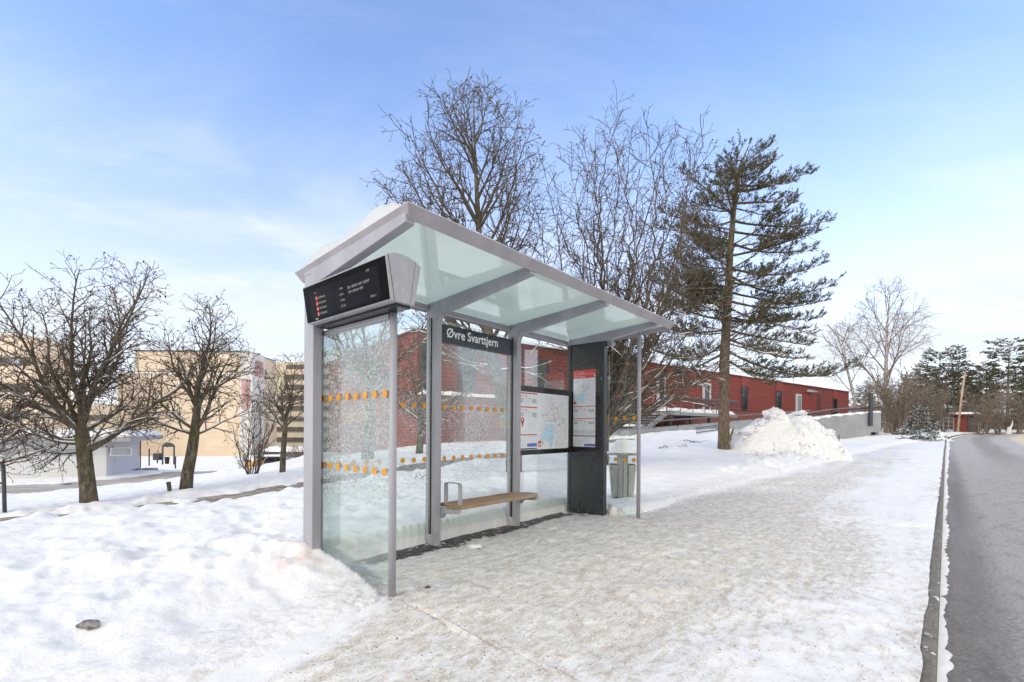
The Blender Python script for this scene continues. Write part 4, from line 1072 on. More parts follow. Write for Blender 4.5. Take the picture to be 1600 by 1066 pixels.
T = Tree(41, [((.05, 0, 2.55), (.85, .9, 1.45)), ((-.3, 0, 1.9), (.6, .6, .8))], lvls(.8, d=(6, 7, 6.5), rm=(.010, .0062, .0055, .005)), .35, .034)
q = lambda px, py, dy=0: rel(b3, px, py, 13.6+dy)
limbs_from(T, [(0, 0, -.1), q(443, 700), q(445, 676), q(446, 655)], [.085, .075, .07, .06], [(1, 60, 74, 1.7, .045), (.95, 150, 50, 1.4, .04), (.7, 140, 40, 1.1, .03), (.8, 20, 45, 1.1, .03), (.98, 350, 60, 1.3, .035), (.95, 250, 60, 1.3, .035), (.75, 190, 45, 1.2, .03)])
T.make('bare_tree', 'slim young bare tree just left of the shelter\'s left post', 'tree', b3, group='bare trees beside the footpath')
b4 = spot(574, 718, 16.1)
T = Tree(53, [((.0, 0, 3.5), (2.75, 2.2, 2.95))], lvls(1.15, d=(4.4, 5.4, 5.4), rm=(.013, .009, .0065, .006)), .3, .04)
q = lambda px, py, dy=0: rel(b4, px, py, 16.1+dy)
limbs_from(T, [(0, 0, -.1), q(576, 680), q(577, 640), q(580, 610)], [.22, .19, .18, .15], [(1, 95, 74, 3.6, .09), (1, 170, 54, 3.2, .08), (.95, 145, 62, 3.4, .08), (.95, 25, 54, 3.4, .08), (.9, 190, 30, 2.9, .065), (.9, 350, 34, 2.8, .065), (1, 50, 68, 3.6, .085), (.9, 260, 50, 2.8, .07), (.85, 300, 42, 2.6, .06)])
T.make('bare_tree', 'bare tree seen through the frosted end pane of the shelter', 'tree', b4)
b7 = spot(655, 706, 19.5)
T = Tree(57, [((.0, 0, 3.4), (2.3, 1.9, 2.7))], lvls(1.15, d=(4.6, 5.6, 5.4), rm=(.014, .010, .0075, .007), trop=(.02, .01, .0, .0)), .3, .04)
T.trunk.tube([(0, 0, -.1), (.05, 0, .9), (.1, 0, 1.6)], [.16, .14, .12], 10)
for k in range(9): T.grow(Vector((.08, 0, 1.1+.06*k)), Vector((math.cos(k*2.4), math.sin(k*2.4), 1.5 if k % 2 else .7)), 3.4, .055, 0)
T.make('bare_tree', 'bare tree in front of the left corner of the red building', 'tree', b7)
# multi stemmed bush by the footpath
b5 = spot(395, 738, 15.2)
T = Tree(61, [((0, 0, 1.6), (.62, .55, 1.75))], lvls(.55, d=(3.4, 4, 3), rm=(.010, .006, .0055, .005), trop=(.09, .05, .03, .03), ang=(14, 34)), .1, .03)
for k in range(14):
    a = k*2.4; T.grow(Vector((.10*math.cos(a), .10*math.sin(a), -.05)), Vector((math.cos(a)*.42, math.sin(a)*.42, 1)), 2.9, .024, 0)
T.make('bare_bush', 'tall bare bush of many thin stems between two footpath trees', 'bush', b5, ('limb', 'twig', 'twig', 'leaf'))
# ---- tree A behind the shelter
bA = spot(803, 742, 10.7)
T = Tree(71, [((-.92, .2, 6.4), (1.80, 1.8, 2.95)), ((-1.0, .1, 4.9), (2.25, 1.7, 2.1)), ((-.75, 0, 3.1), (1.5, 1.3, 1.5))], lvls(1.15, d=(4.8, 5.6, 5.6), rm=(.011, .007, .005, .0044), trop=(.022, .012, .005, .0), ang=(26, 54)), .55, .040)
q = lambda px, py, dy=0: rel(bA, px, py, 10.7+dy)
limbs_from(T, [(0, 0, -.15), q(803, 690), q(790, 640), q(777, 590), q(765, 545), q(757, 480), q(750, 400), q(745, 300), q(741, 215), q(740, 140)], [.19, .175, .165, .15, .14, .11, .08, .05, .025, .008],
    [(.36, 190, 14, 2.0, .035), (.33, 170, 22, 1.9, .032), (.36, 350, 10, 1.3, .03), (.38, 185, 35, 2.2, .04), (.34, 250, 20, 1.4, .03)])
rr_b = random.Random(8)
def trunkA(py): return q(float(np.interp(py, [140, 215, 300, 400, 480, 545, 590], [740, 741, 745, 750, 757, 765, 777])), py)
for tx_, ty_ in [(600, 288), (612, 312), (628, 262), (640, 210), (650, 240), (664, 182), (676, 215), (690, 148), (704, 180), (716, 140), (728, 165), (753, 145), (766, 152), (778, 185), (792, 190), (812, 192), (822, 212), (806, 235), (832, 262), (838, 320), (828, 300), (620, 345), (606, 380), (640, 290), (842, 372), (660, 330), (815, 270), (700, 230), (770, 240), (640, 400), (836, 420), (735, 200), (690, 300), (800, 330)]:
    dx = abs(tx_-745); oy = min(560, ty_+70+dx*1.15+rr_b.uniform(-25, 45)); dz = rr_b.uniform(-1.3, 1.3)
    T.limb_to(trunkA(oy), q(tx_, ty_, dz), .022+.00024*dx+.00005*(oy-ty_))
T.make('bare_tree', 'bare tree with withered leaves rising above the shelter roof, trunk behind the second post', 'tree', bA, ('bark', 'limb', 'twig', 'leaf_brown'))
# ---- tree B
bB = spot(938, 712, 13.2)
T = Tree(83, [((.55, .3, 5.9), (2.65, 2.2, 3.85)), ((.2, 0, 3.4), (2.4, 2, 2.1)), ((2.0, 0, 3.0), (2.6, 1.2, 1.0))], lvls(1.3, d=(2.9, 3.9, 4.4), rm=(.012, .008, .0058, .005), trop=(.016, .008, .0, .0), ang=(24, 54), lens=(1.3, .62, .30), wob=.11), .25, .038)
q = lambda px, py, dy=0: rel(bB, px, py, 13.2+dy)
limbs_from(T, [(0, 0, -.15), (.05, 0, .9), (.15, 0, 1.5)], [.24, .2, .17], [(.8, 355, 24, 4.2, .05), (.8, 10, 12, 3.8, .042), (.75, 185, 22, 2.4, .04), (.8, 175, 8, 2.0, .034), (.7, 340, 10, 2.8, .034)])
rr_b = random.Random(5)
for tx_, ty_, w_ in [(850, 262, .05), (838, 330, .045), (845, 400, .04), (872, 290, .05), (905, 208, .06), (888, 245, .045), (930, 212, .06), (948, 190, .07), (966, 180, .075), (988, 195, .06), (1010, 188, .075), (1030, 208, .06), (1052, 205, .07), (1078, 225, .06), (1100, 222, .065), (1090, 262, .05), (1108, 290, .05), (1060, 258, .05), (1075, 320, .05), (1112, 350, .045), (1125, 420, .045), (1085, 400, .04), (920, 260, .045), (975, 240, .05), (1000, 262, .045), (868, 345, .04), (900, 330, .035), (1040, 300, .04), (950, 290, .035), (1140, 480, .045), (1150, 545, .04), (1132, 350, .05), (1158, 425, .05), (1172, 495, .045), (1186, 546, .045), (1122, 300, .05), (1165, 535, .04), (1130, 520, .04)]:
    T.limb_to(Vector((rr_b.uniform(-.05, .2), rr_b.uniform(-.1, .1), rr_b.uniform(.7, 1.6))), q(tx_, ty_, rr_b.uniform(-2.0, 2.0)), w_, .07)
T.make('bare_tree', 'wide many stemmed bare tree between the shelter and the pine', 'tree', bB)
# ---- birch beyond the concrete ramp
b6 = W(1384, 686, 50); b6.z = .9
bl = [dict(seg=.8, wob=.06, trop=.035, rmin=.03, n=6, dens=1.5, ang=(24, 44), t0=.2, r=.2), dict(len=3.0, seg=.5, wob=.08, trop=.02, rmin=.018, n=4, dens=1.9, ang=(25, 50), r=.05), dict(len=1.4, seg=.3, wob=.1, trop=-.07, rmin=.013, n=3, dens=2.6, ang=(20, 60), r=.022), dict(len=.9, seg=.22, wob=.08, trop=-.22, rmin=.010, n=3, dens=0, ang=(0, 1), r=.013)]
T = Tree(91, [((.2, 0, 9.0), (4.3, 4, 7.4)), ((-4.2, 0, 7.6), (2.0, 2.5, 5.6))], bl, 0)
limbs_from(T, [(0, 0, -.2), (-.1, 0, 4), (0, 0, 8), (.1, 0, 12), (.4, 0, 15.6)], [.24, .2, .15, .10, .03],
    [(.28, 150, 58, 8, .10), (.3, 25, 55, 8, .09), (.4, 10, 50, 7, .08), (.42, 165, 56, 6.5, .08), (.5, 35, 54, 6, .07), (.55, 190, 60, 5.5, .06), (.6, 340, 52, 5.5, .06), (.68, 150, 62, 4.5, .05), (.72, 20, 60, 4.2, .05), (.8, 200, 60, 3.4, .04), (.84, 10, 56, 3.2, .04), (.9, 120, 66, 2.5, .03), (.35, 270, 58, 6, .07), (.5, 90, 58, 6, .06)])
T.trunk.tube([Vector(p) for p in ((-2.6, .3, -.2), (-3.2, .3, 4), (-4.2, .3, 8), (-5.2, .3, 11.4))], [.17, .14, .09, .03], 8)
for z, az, el, L in ((4.5, 160, 56, 4), (5.5, 20, 58, 4.2), (6.5, 190, 54, 3.8), (7.5, 60, 60, 3.4), (8.5, 150, 52, 3), (9.5, 20, 60, 2.6), (10.3, 170, 60, 2)):
    x = np.interp(z, [4, 8, 11.4], [-3.2, -4.2, -5.2]); T.grow(Vector((x, .3, z)), Vector((math.cos(R(az))*math.cos(R(el)), math.sin(R(az))*math.cos(R(el)), math.sin(R(el)))), L, .05, 0)
T.make('birch_tree', 'tall pale birch with fine drooping twigs behind the concrete ramp', 'tree', b6, ('birch_bark', 'birch_twig', 'birch_twig', 'leaf'))

# ---- the pine
bP = spot(1131, 704, 20); DP = 20.0
rp = random.Random(7)
pine = thing('pine_tree', 'big pine with a bare lower trunk and long dark green boughs by the snow heap', 'tree', bP)
tr = MB().mat('pine_bark'); tr.smooth = True
tp = [rel(bP, *q) for q in ((1131, 712, 20), (1131, 690, 20), (1131, 640, 20), (1132, 560, 20), (1137, 470, 20), (1141, 390, 20), (1148, 310, 20), (1158, 255, 20), (1170, 228, 20))]
tr.tube(tp, [.29, .24, .215, .20, .165, .13, .09, .05, .02], 12); 
tr.build('trunk', pine)
pl = MB().mat('pine_limb'); pl.smooth = True; pn = MB().mat('needle')
pt = MB().mat('pine_limb'); pt.smooth = True
def tuft(b, p, d, L, w, n, rr, spread=.62):
    d = d.normalized(); o1 = d.orthogonal().normalized(); o2 = d.cross(o1)
    for k in range(n):
        a = rr.uniform(0, 6.283); t = rr.random(); s_ = p + d*(L*.75*t)
        dd = (d + (o1*math.cos(a)+o2*math.sin(a))*spread*rr.uniform(.6, 1.25)).normalized(); l = L*rr.uniform(.32, .5)
        side = dd.cross(Vector((rr.gauss(0, 1), rr.gauss(0, 1), rr.gauss(0, 1)))).normalized()*w
        e = s_+dd*l
        b.add([tuple(s_-side*.5), tuple(s_+dd*l*.5+side*.0-side), tuple(e), tuple(s_+dd*l*.5+side)], [(0, 1, 2, 3)])
def bough(p0, p1, r, sag, dens, start=.35, tl=.30, width=1.0):
    ax = p1-p0; L = ax.length; n = max(5, int(L/.35)); pts = []
    j = [Vector((rp.gauss(0, 1), rp.gauss(0, 1), rp.gauss(0, 1)))*.035*L for _ in range(3)]
    for i in range(n+1):
        t = i/n; pts.append(p0 + ax*t + Vector((0, 0, -sag*L*4*t*(1-t))) + j[0]*math.sin(3.1*t) + j[1]*.5*math.sin(6.3*t)*t)
    pl.tube(pts, [max(.012, r*(1-.85*i/n)) for i in range(n+1)], 6, cap=False)
    m = int(L*dens)
    for k in range(m):
        t = start + (1-start)*(k+rp.random())/m; x = t*n; i = min(int(x), n-1); p = pts[i].lerp(pts[i+1], x-i)
        d = (pts[i+1]-pts[i]).normalized(); side = d.cross(Vector((0, 0, 1))).normalized()
        s_ = 1 if k % 2 else -1
        dd = (d*rp.uniform(.7, 1.3) + side*s_*rp.uniform(.2, 1.0) + Vector((0, 0, rp.uniform(-.25, 1.05)))).normalized()
        l = width*rp.uniform(.35, .85)*(1.1-.55*t)*min(1, L/2.2)
        q = [p, p+dd*l*.5+Vector((0, 0, rp.uniform(-.04, .05))), p+dd*l+Vector((0, 0, rp.uniform(.0, .10)))]
        pt.tube(q, [.012, .009, .006], 4, cap=False)
        for jn in range(1+int(l/.20)):
            tt = rp.uniform(.35, 1.0); c = q[0].lerp(q[2], tt)
            td = (dd*.7 + Vector((rp.gauss(0, .45), rp.gauss(0, .45), rp.uniform(.1, .7)))).normalized()
            tuft(pn, c, td, tl*rp.uniform(.8, 1.25), .0135, 11, rp)
    for k in range(int(L*7)):   # fine bare twigs
        t = rp.uniform(.1, .9); x = t*n; i = min(int(x), n-1); p = pts[i].lerp(pts[i+1], x-i); dd = Vector((rp.gauss(0, 1)+.4*ax.x/L, rp.gauss(0, 1), rp.gauss(.3, .6))).normalized(); l = rp.uniform(.25, .7)
        pt.tube([p, p+dd*l*.5, p+dd*l+Vector((0, 0, rp.uniform(-.12, .08)))], [.009, .008, .006], 3, cap=False)
    tuft(pn, pts[-1]-ax.normalized()*.1, ax.normalized()+Vector((0, 0, .3)), tl*1.3, .016, 20, rp)
def trunk_at(py):
    ys = [704, 690, 640, 560, 470, 390, 310, 255, 228]; 
    for i in range(len(ys)-1):
        if ys[i] >= py >= ys[i+1]:
            return tp[i].lerp(tp[i+1], (ys[i]-py)/(ys[i]-ys[i+1]))
    return tp[-1]
# measured boughs: trunk height (px row), tip (px), depth offset of tip
for y0, x1, y1, dy, sag in [(290, 1232, 285, -.5, .02), (318, 1240, 318, .9, .02), (325, 1215, 335, -1.0, .03), (380, 1268, 392, -.4, .05), (418, 1285, 412, .8, .06), (440, 1235, 440, -1.5, .04), (470, 1290, 470, .3, .06), (495, 1275, 498, -.5, .06), (515, 1262, 540, .5, .05), (535, 1225, 560, .9, .03), (300, 1268, 270, .6, .0), (345, 1292, 346, -.8, .10), (362, 1250, 372, 1.2, .02), (400, 1275, 365, .3, .06), (430, 1297, 448, -.6, .10), (455, 1270, 470, 1.0, .06), (480, 1262, 520, -1.2, .04), (500, 1235, 500, .8, .02), (545, 1340, 572, -.9, .12), (560, 1290, 585, .8, .06), (528, 1255, 560, -1.5, .04),
                             (262, 1203, 226, .3, .0), (268, 1190, 250, -.4, .0), (250, 1128, 248, -.3, .02), (280, 1105, 266, .5, .03), (300, 1190, 292, -.8, .04), (330, 1085, 318, -.4, .04), (345, 1075, 350, .8, .06), (385, 1062, 385, -.7, .05), (420, 1055, 400, .6, .05), (450, 1040, 445, -.9, .06), (470, 1048, 480, .9, .05), (500, 1028, 470, -.3, .06), (515, 1010, 505, .4, .10), (535, 1020, 545, -.7, .10), (550, 1035, 590, .3, .10), (470, 1020, 440, .6, .06), (560, 1075, 605, -.6, .08), (560, 1200, 600, -1.2, .05), (490, 1060, 455, -1.6, .05), (440, 1075, 420, 1.4, .05), (400, 1085, 372, -1.2, .05), (520, 1045, 520, 1.2, .05), (545, 1060, 560, -1.4, .03)]:
    bough(trunk_at(y0), rel(bP, x1, y1, DP+dy), .055 if abs(x1-1135) > 90 else .035, sag, 11.0, .22, .30)
for k in range(54):   # boughs towards and away from the viewer
    y0 = rp.uniform(265, 550); az = rp.choice((90, 270, 270, 250, 200)) + rp.uniform(-85, 85); el = rp.uniform(0, 32); L = np.interp(y0, [250, 320, 460, 550], [1.0, 2.7, 3.0, 2.2])*rp.uniform(.55, 1.1)
    p = trunk_at(y0); bough(p, p+Vector((math.cos(R(az))*math.cos(R(el)), math.sin(R(az))*math.cos(R(el)), math.sin(R(el))))*L, 0.035, .04, 8.5, .30, .27)
tuft(pn, tp[-1], Vector((.3, 0, 1)), .35, .02, 26, rp)
pl.build('boughs', pine); pt.build('twigs', pine); pn.build('needles', pine)
b = MB().mat('pine_bark'); b.tube([rel(bP, 1137, 697, 19.6), rel(bP, 1141, 684, 19.55), rel(bP, 1146, 670, 19.5)], [.035, .05, .03], 7); b.tube([rel(bP, 1140, 690, 19.55), rel(bP, 1147, 683, 19.5)], [.02, .008], 6); 
st = b.build('broken_branch', None); st.location = bP; tag(st, 'broken brown branch stuck in the snow at the foot of the pine', 'branch')

# ---- conifers
def conifer(seed, H, Rb, mat, snow_lo=.12, nb=70, pine_like=False, tl=.5, dens=3.0, w=.035):
    rr = random.Random(seed); tr = MB().mat('pine_bark'); tr.smooth = True; tr.tube([(0, 0, -.2), (0, 0, H*.5), (.02*H, 0, H*.97)], [H*.014+.03, H*.010, .015], 7)
    fo = MB().mat(mat)
    for k in range(nb):
        t = snow_lo + (1-snow_lo)*(k+rr.random())/nb; z = H*t; az = k*2.4+rr.uniform(-.3, .3)
        if pine_like: L = Rb*(math.sin(math.pi*min(1, .18+.82*(1-t)))**.6)*rr.uniform(.55, 1.1); el = rr.uniform(.05, .5)
        else: L = Rb*(1-t)**.85*rr.uniform(.75, 1.12)+.05*H*.3; el = rr.uniform(-.25, .05)+.5*t*t
        d = Vector((math.cos(az), math.sin(az), el)).normalized(); p = Vector((.02*H*t, 0, z))
        tr.tube([p, p+d*L*.9], [.02, .008], 3, cap=False)
        n = max(2, int(L*dens))
        for j in range(n):
            s_ = (.25 if not pine_like else .45)+(.75 if not pine_like else .55)*(j+rr.random())/n; q = p+d*L*s_
            for m in range(2):
                side = Vector((-d.y, d.x, 0))*rr.choice((-1, 1))*rr.uniform(.15, 1)
                tuft(fo, q+Vector((rr.gauss(0, .06), rr.gauss(0, .06), rr.gauss(0, .04))), d*.7+side+Vector((0, 0, rr.uniform(-.3, .35))), tl*rr.uniform(.7, 1.2)*(1.1-.4*t), w, 6, rr, .5)
    return tr, fo
def place_conifer(kit, name, label, cat, loc, group=None, sc=1.0, rz=0.0, kids=[]):
    t = thing(name, label, cat, loc, rz, group); t.scale = (sc,)*3
    tr, fo = kit
    if isinstance(tr, MB): a = tr.build('trunk', t); c = fo.build('foliage', t); return t, (a, c)
    for o in (tr, fo):
        n = o.copy(); COL.objects.link(n); n.parent = t
    return t, kit
def ground_spot(px, d, dz=-.1, py=690):
    w = W(px, py, d); w.z = base1(w.x, w.y)+dz; return w
w = W(1437, 684, 37); w.z = gz(w.x, w.y)-.1
place_conifer(conifer(3, 2.7, 1.75, 'needle_snow', .04, 80, tl=.42, dens=4.5, w=.03), 'young_spruce', 'small snow dusted spruce to the right of the concrete ramp', 'tree', w)
kitS = conifer(13, 11, 2.6, 'needle_far', .15, 120, tl=.7, dens=2.8, w=.05)
kitP = conifer(17, 11, 2.8, 'needle_far', .30, 120, True, tl=.7, dens=3.0, w=.05)
kitG = conifer(19, 11, 2.6, 'needle', .25, 120, True, tl=.7, dens=3.0, w=.05)
grp = 'conifers beyond the road bend'
_, kitS = place_conifer(kitS, 'spruce_tree', 'pointed spruce standing behind the red shed', 'tree', ground_spot(1496, 66), grp, 1.08)
_, kitP = place_conifer(kitP, 'pine_tree', 'brownish pine just left of the pointed spruce', 'tree', ground_spot(1466, 64), grp, .98)
_, kitG = place_conifer(kitG, 'pine_tree', 'greenest pine far right, beyond the road bend', 'tree', ground_spot(1574, 60), grp, 1.06)
for kit, px, d, sc, rz, lab in ((kitP, 1446, 72, .84, 1, 'small brown pine behind the snow dusted young spruce'), (kitS, 1606, 62, .8, 2, 'spruce cut off by the right edge of the view'), (kitP, 1542, 76, .92, 3, 'pine behind the bare trees right of the red shed'), (kitP, 1352, 78, .62, 4, 'low pine behind the birch\'s leaning stem'), (kitS, 1322, 84, .50, 5, 'small far spruce peeping over the red building\'s right end'),
                                (kitG, 1428, 66, .72, 2.2, 'green pine above the young spruce'), (kitG, 1530, 70, .9, 4.1, 'green pine behind the bare trees near the red shed'), (kitG, 1600, 74, 1.0, 5.0, 'tall green pine at the far right edge'), (kitG, 1630, 66, .9, 1.3, 'pine outside the right edge beyond the road bend'), (kitS, 1518, 84, .95, .7, 'far spruce showing between the shed and the bare trees'), (kitP, 1480, 80, .92, 2.6, 'far pine crowded between two nearer conifers')):
    place_conifer(kit, 'spruce_tree' if kit is kitS else 'pine_tree', lab, 'tree', ground_spot(px, d), grp, sc, rz)
# bare trees and brush beyond the bend
fl = [dict(seg=.6, wob=.09, trop=.05, rmin=.026, n=5, dens=2.6, ang=(24, 50), t0=.15, r=.2), dict(len=2.2, seg=.4, wob=.12, trop=.04, rmin=.019, n=4, dens=2.6, ang=(25, 52), r=.05), dict(len=1.0, seg=.3, wob=.14, trop=.02, rmin=.014, n=3, dens=3.0, ang=(25, 55), r=.022), dict(len=.55, seg=.25, wob=.1, trop=0, rmin=.012, n=3, dens=0, ang=(0, 1), r=.013)]
def far_tree(seed, H, wd, stems, lv=fl):
    T = Tree(seed, [((0, 0, H*.56), (wd, wd, H*.47))], lv, 0); T.snowy = False
    rr = random.Random(seed)
    for k in range(stems):
        a = k*2.4+rr.random(); s_ = rr.uniform(.1, .45); T.grow(Vector((.2*math.cos(a), .2*math.sin(a), -.1)), Vector((math.cos(a)*s_, math.sin(a)*s_, 1)), H*rr.uniform(.8, 1.1), .11, 0, True)
    return T
def copy_thing(src, label, loc, sc=1.0, rz=0.0, group=None):
    t = src.copy(); COL.objects.link(t); t.location = loc; t.scale = (sc,)*3; t.rotation_euler = (0, 0, rz); t['label'] = label
    if group: t['group'] = group
    for ch in list(src.children):
        c = ch.copy(); COL.objects.link(c); c.parent = t
    return t
FG = 'bare trees beyond the concrete ramp'
FM = ('brush', 'brush', 'brush', 'leaf')
f1 = far_tree(101, 7.2, 2.6, 5).make('bare_tree', 'bushy brown bare tree directly behind the concrete ramp\'s right end', 'tree', ground_spot(1398, 46), FM, FG)
f2 = far_tree(107, 9.0, 2.7, 3).make('bare_tree', 'taller bare tree right of the red shed', 'tree', ground_spot(1538, 58), FM, FG)
for src, px, d, sc, rz, lab in ((f1, 1386, 49, .95, .6, 'bushy bare tree between the birch trunk and the dark post'), (f1, 1412, 45, .78, 4.0, 'low dense brown tree right of the concrete ramp column'), (f1, 1462, 48, .7, 5.2, 'low brown brush just right of the young spruce'), (f1, 1532, 52, .66, 2.0, 'low brown tree close behind the road bend'), (f1, 1428, 50, .9, 1.1, 'bushy bare tree behind the young spruce'), (f1, 1372, 52, .82, 2.3, 'bushy bare tree behind the dark post on the ramp'), (f1, 1452, 56, .95, 3.4, 'bare tree with snowy branches left of the leaning pole'), (f2, 1516, 68, 1.12, 1.5, 'bare tree with a tall thin top right of the pointed spruce'),
                                (f2, 1556, 64, .92, 2.6, 'bare tree next to the greenest pine'), (f1, 1560, 54, .72, 4.6, 'low bare tree by the road bend'), (f1, 1592, 56, .8, .4, 'low bare tree nearest the right edge'), (f2, 1445, 70, 1.0, 5.1, 'far thin bare tree above the young spruce'), (f1, 1345, 66, .75, 5.6, 'low bare tree in the gap right of the red building'), (f1, 1500, 62, .55, 1.9, 'low snowy brush at the left side of the red shed'), (f1, 1475, 58, .6, 2.9, 'low brush under the brownish pine'), (f2, 1418, 60, .72, .9, 'bare tree right of the birch trunk')):
    copy_thing(src, lab, ground_spot(px, d), sc*.98, rz, FG)
# low distant brush filling the wood edge
rb = random.Random(9); b = MB().mat('brush')
for k in range(4200):
    px = rb.uniform(1320, 1680); d = rb.uniform(68, 92); p = W(px, 680, d); p.z = base1(p.x, p.y) if k % 40 == 0 else 2.0; p.z = 1.6
    h = rb.uniform(1.0, 4.0); t = Vector((rb.gauss(0, .3), rb.gauss(0, .3), 1))
    b.tube([p, p+t*h*.5, p+t*h+Vector((rb.gauss(0, .4), 0, 0))], [.03, .022, .012], 3, cap=False)
tag(b.build('brushwood', None), 'grey brown brushwood filling the edge of the far wood', 'brushwood', kind='stuff')
#PART5
# ------------------------------------------------------------------ red building (axes: x along the facade, y into the building)
C0 = Vector((-5.0, 24.4, 0)); AZ = math.atan2(.602, .799)
def tx(px, out=0.0):      # distance along the facade seen at a pixel column, on a plane `out` metres in front of it
    k = (px-800)/F; ox, oy = C0.x + .602*out, C0.y - .799*out
    return (k*oy-ox)/(.799-.602*k)
def zy(px, py, out=0.0):  # height seen there
    t = tx(px, out); Y = C0.y - .799*out + .602*t
    hy = HY + (px-800)*math.sin(ROLL); return EYE + (hy-py)/F*Y
rbld = thing('red_building', 'long low red slatted building with tall dark windows behind the trees', 'building', C0, AZ)
LEN = tx(1326); ZF = 3.20; ZR = 6.42; DEP = 16
b = MB().mat('red_slat'); b.box(0, 0, ZF-.02, LEN, DEP, ZR); b.build('wall', rbld)
b = MB().mat('red_brick'); b.box(.03, .03, -.6, LEN-.05, DEP-.03, ZF-.021); b.box(-.0, -.55, -.6, tx(962), .028, ZF-.13); b.build('basement_wall', rbld)
b = MB().mat('red_dark'); b.box(-.12, -.12, ZR, LEN+.12, DEP+.12, ZR+.10); ro = b.build('roof', rbld, bev=.01)
b = MB().mat('galv'); t = tx(1268); b.box(t-.7, 2.5, ZR+.101, t+.9, 4, ZR+.62); b.tube([(t-.4, 3, ZR+.62), (t-.4, 3, ZR+.95)], .12, 8); b.tube([(t+.5, 3.2, ZR+.62), (t+.5, 3.2, ZR+.85)], .16, 8); b.build('roof_vent', ro)
b = MB().mat('steel_dark'); t = tx(1247); b.tube([(t, .5, ZR+.1), (t, .5, ZR+1.5)], .03, 6); b.tube([(t-.2, .5, ZR+1.3), (t+.2, .5, ZR+1.3)], .02, 4); b.build('antenna', ro)
def opening(px0, px1, z0, z1, kind, panel=True):
    t0, t1 = tx(px0), tx(px1)
    if panel:
        b = MB().mat('red_flat'); b.box(t0-.05, -.045, z1+.004 if kind != 'door' else z1+.12, t1+.25, .0, ZR-.002); b.build('facade_panel', rbld)
    if kind == 'window':
        b = MB().mat('steel_dark'); fr = .09
        for q in ((t0, t0+fr, z0, z1), (t1-fr, t1, z0, z1), (t0+fr+.001, t1-fr-.001, z1-fr, z1), (t0+fr+.001, t1-fr-.001, z0, z0+fr)): b.box(q[0], -.07, q[2], q[1], .01, q[3])
        o = b.build('window', rbld); g_ = MB().mat('window'); g_.box(t0+fr, -.03, z0+fr, t1-fr, .0, z1-fr); g_.build('pane', o)
    else:
        b = MB().mat('frame_white'); fr = .20
        for q in ((t0, t0+fr, z0, z1+.1), (t1-fr, t1, z0, z1+.1), (t0+fr+.001, t1-fr-.001, z1-.1, z1+.1)): b.box(q[0], -.12, q[2], q[1], .01, q[3])
        o = b.build('door', rbld); g_ = MB().mat('window'); g_.box(t0+fr, -.05, z0, t1-fr, .0, z1-.1); g_.build('pane', o)
        h = MB().mat('galv'); h.tube([(t0+fr+.06, -.09, z0+.9), (t0+fr+.06, -.09, z0+1.3)], .02, 6); h.build('handle', o)
opening(1025.5, 1038, ZF-.1, ZF+2.25, 'door', False)
opening(1097, 1109, ZF-.05, ZF+2.15, 'door')
opening(1158, 1167.5, ZF+.05, ZF+2.35, 'window'); opening(1212, 1220.5, ZF+.05, ZF+2.35, 'window')
opening(1301, 1307.5, ZF+.1, ZF+2.2, 'window')
opening(836, 856, ZF+.25, ZF+2.5, 'window', False); opening(716, 742, ZF+.2, ZF+2.7, 'window', False); opening(655, 672, ZF+.2, ZF+2.7, 'window', False)
t0, t1 = tx(1243), tx(1251.5)
b = MB().mat('frame_white'); b.box(t0, -.10, ZF-.1, t1, .0, ZF+2.2); dr = b.build('door', rbld); b = MB().mat('window_pale'); b.box(t0+.25, -.13, ZF+.1, t1-.2, -.101, ZF+2.0); b.build('pane', dr)
t0, t1 = tx(1253), tx(1281)
b = MB().mat('red_flat'); b.box(t0, -.12, ZF-.1, t0+(t1-t0)*.74, .0, ZF+2.35); b.mat('red_dark'); b.box(t0+(t1-t0)*.745, -.08, ZF-.1, t1, .0, ZF+2.35); b.build('gate_leaf', rbld)
b = MB().mat('grey_fascia'); b.hexa([(t0+1.2, -.8, ZF+2.55), (t0+2.6, -.8, ZF+2.55), (t0+2.6, -.01, ZF+2.55), (t0+1.2, -.01, ZF+2.55), (t0+1.2, -.8, ZF+2.6), (t0+2.6, -.8, ZF+2.6), (t0+2.6, -.01, ZF+2.9), (t0+1.2, -.01, ZF+2.9)]); b.build('canopy', rbld)
b = MB().mat('frame_white'); t = tx(1104); b.tube([(t, -.25, ZR-.75), (t, .0, ZR-.75)], .12, 8); b.build('wall_lamp', rbld)
def snow_block(name, label, poly_pts, h, mat='snow_plain', loc=(0, 0, 0), rz=0.0, seed=0, parent=None):
    """soft edged snow lying on a rectangle x0,y0,x1,y1 at height z"""
    x0, y0, x1, y1, z = poly_pts
    nx = max(6, min(160, int((x1-x0)/.2))); ny = max(5, min(24, int((y1-y0)/.1)))
    U, V = np.meshgrid(np.linspace(x0, x1, nx), np.linspace(-y1, -y0, ny))
    def hf(U, V):
        e = np.minimum(np.minimum(U-x0, x1-U), np.minimum(V+y1, -y0-V)); s = min(h*1.2, (y1-y0)*.45)
        return h*np.sqrt(np.clip(e/s, 0, 1)*(2-np.clip(e/s, 0, 1)))*(1+.5*fbm(U*1.3+seed, V*1.3, 3, seed))
    return snow_slab(name, label, x0, x1, -y1, -y0, hf, lambda V: z+.003+0*V, mat, (nx, ny), loc, rz)
snow_block('roof_snow', 'snow edge along the flat roof of the long red building', (-.1, -.10, LEN+.1, 6.0, ZR+.10), .13, loc=C0, rz=AZ, seed=3)
snow_block('ledge_snow', 'strip of snow on the basement ledge of the red building', (0.02, -.54, tx(962)-.02, -.02, ZF-.13), .22, loc=C0, rz=AZ, seed=8)

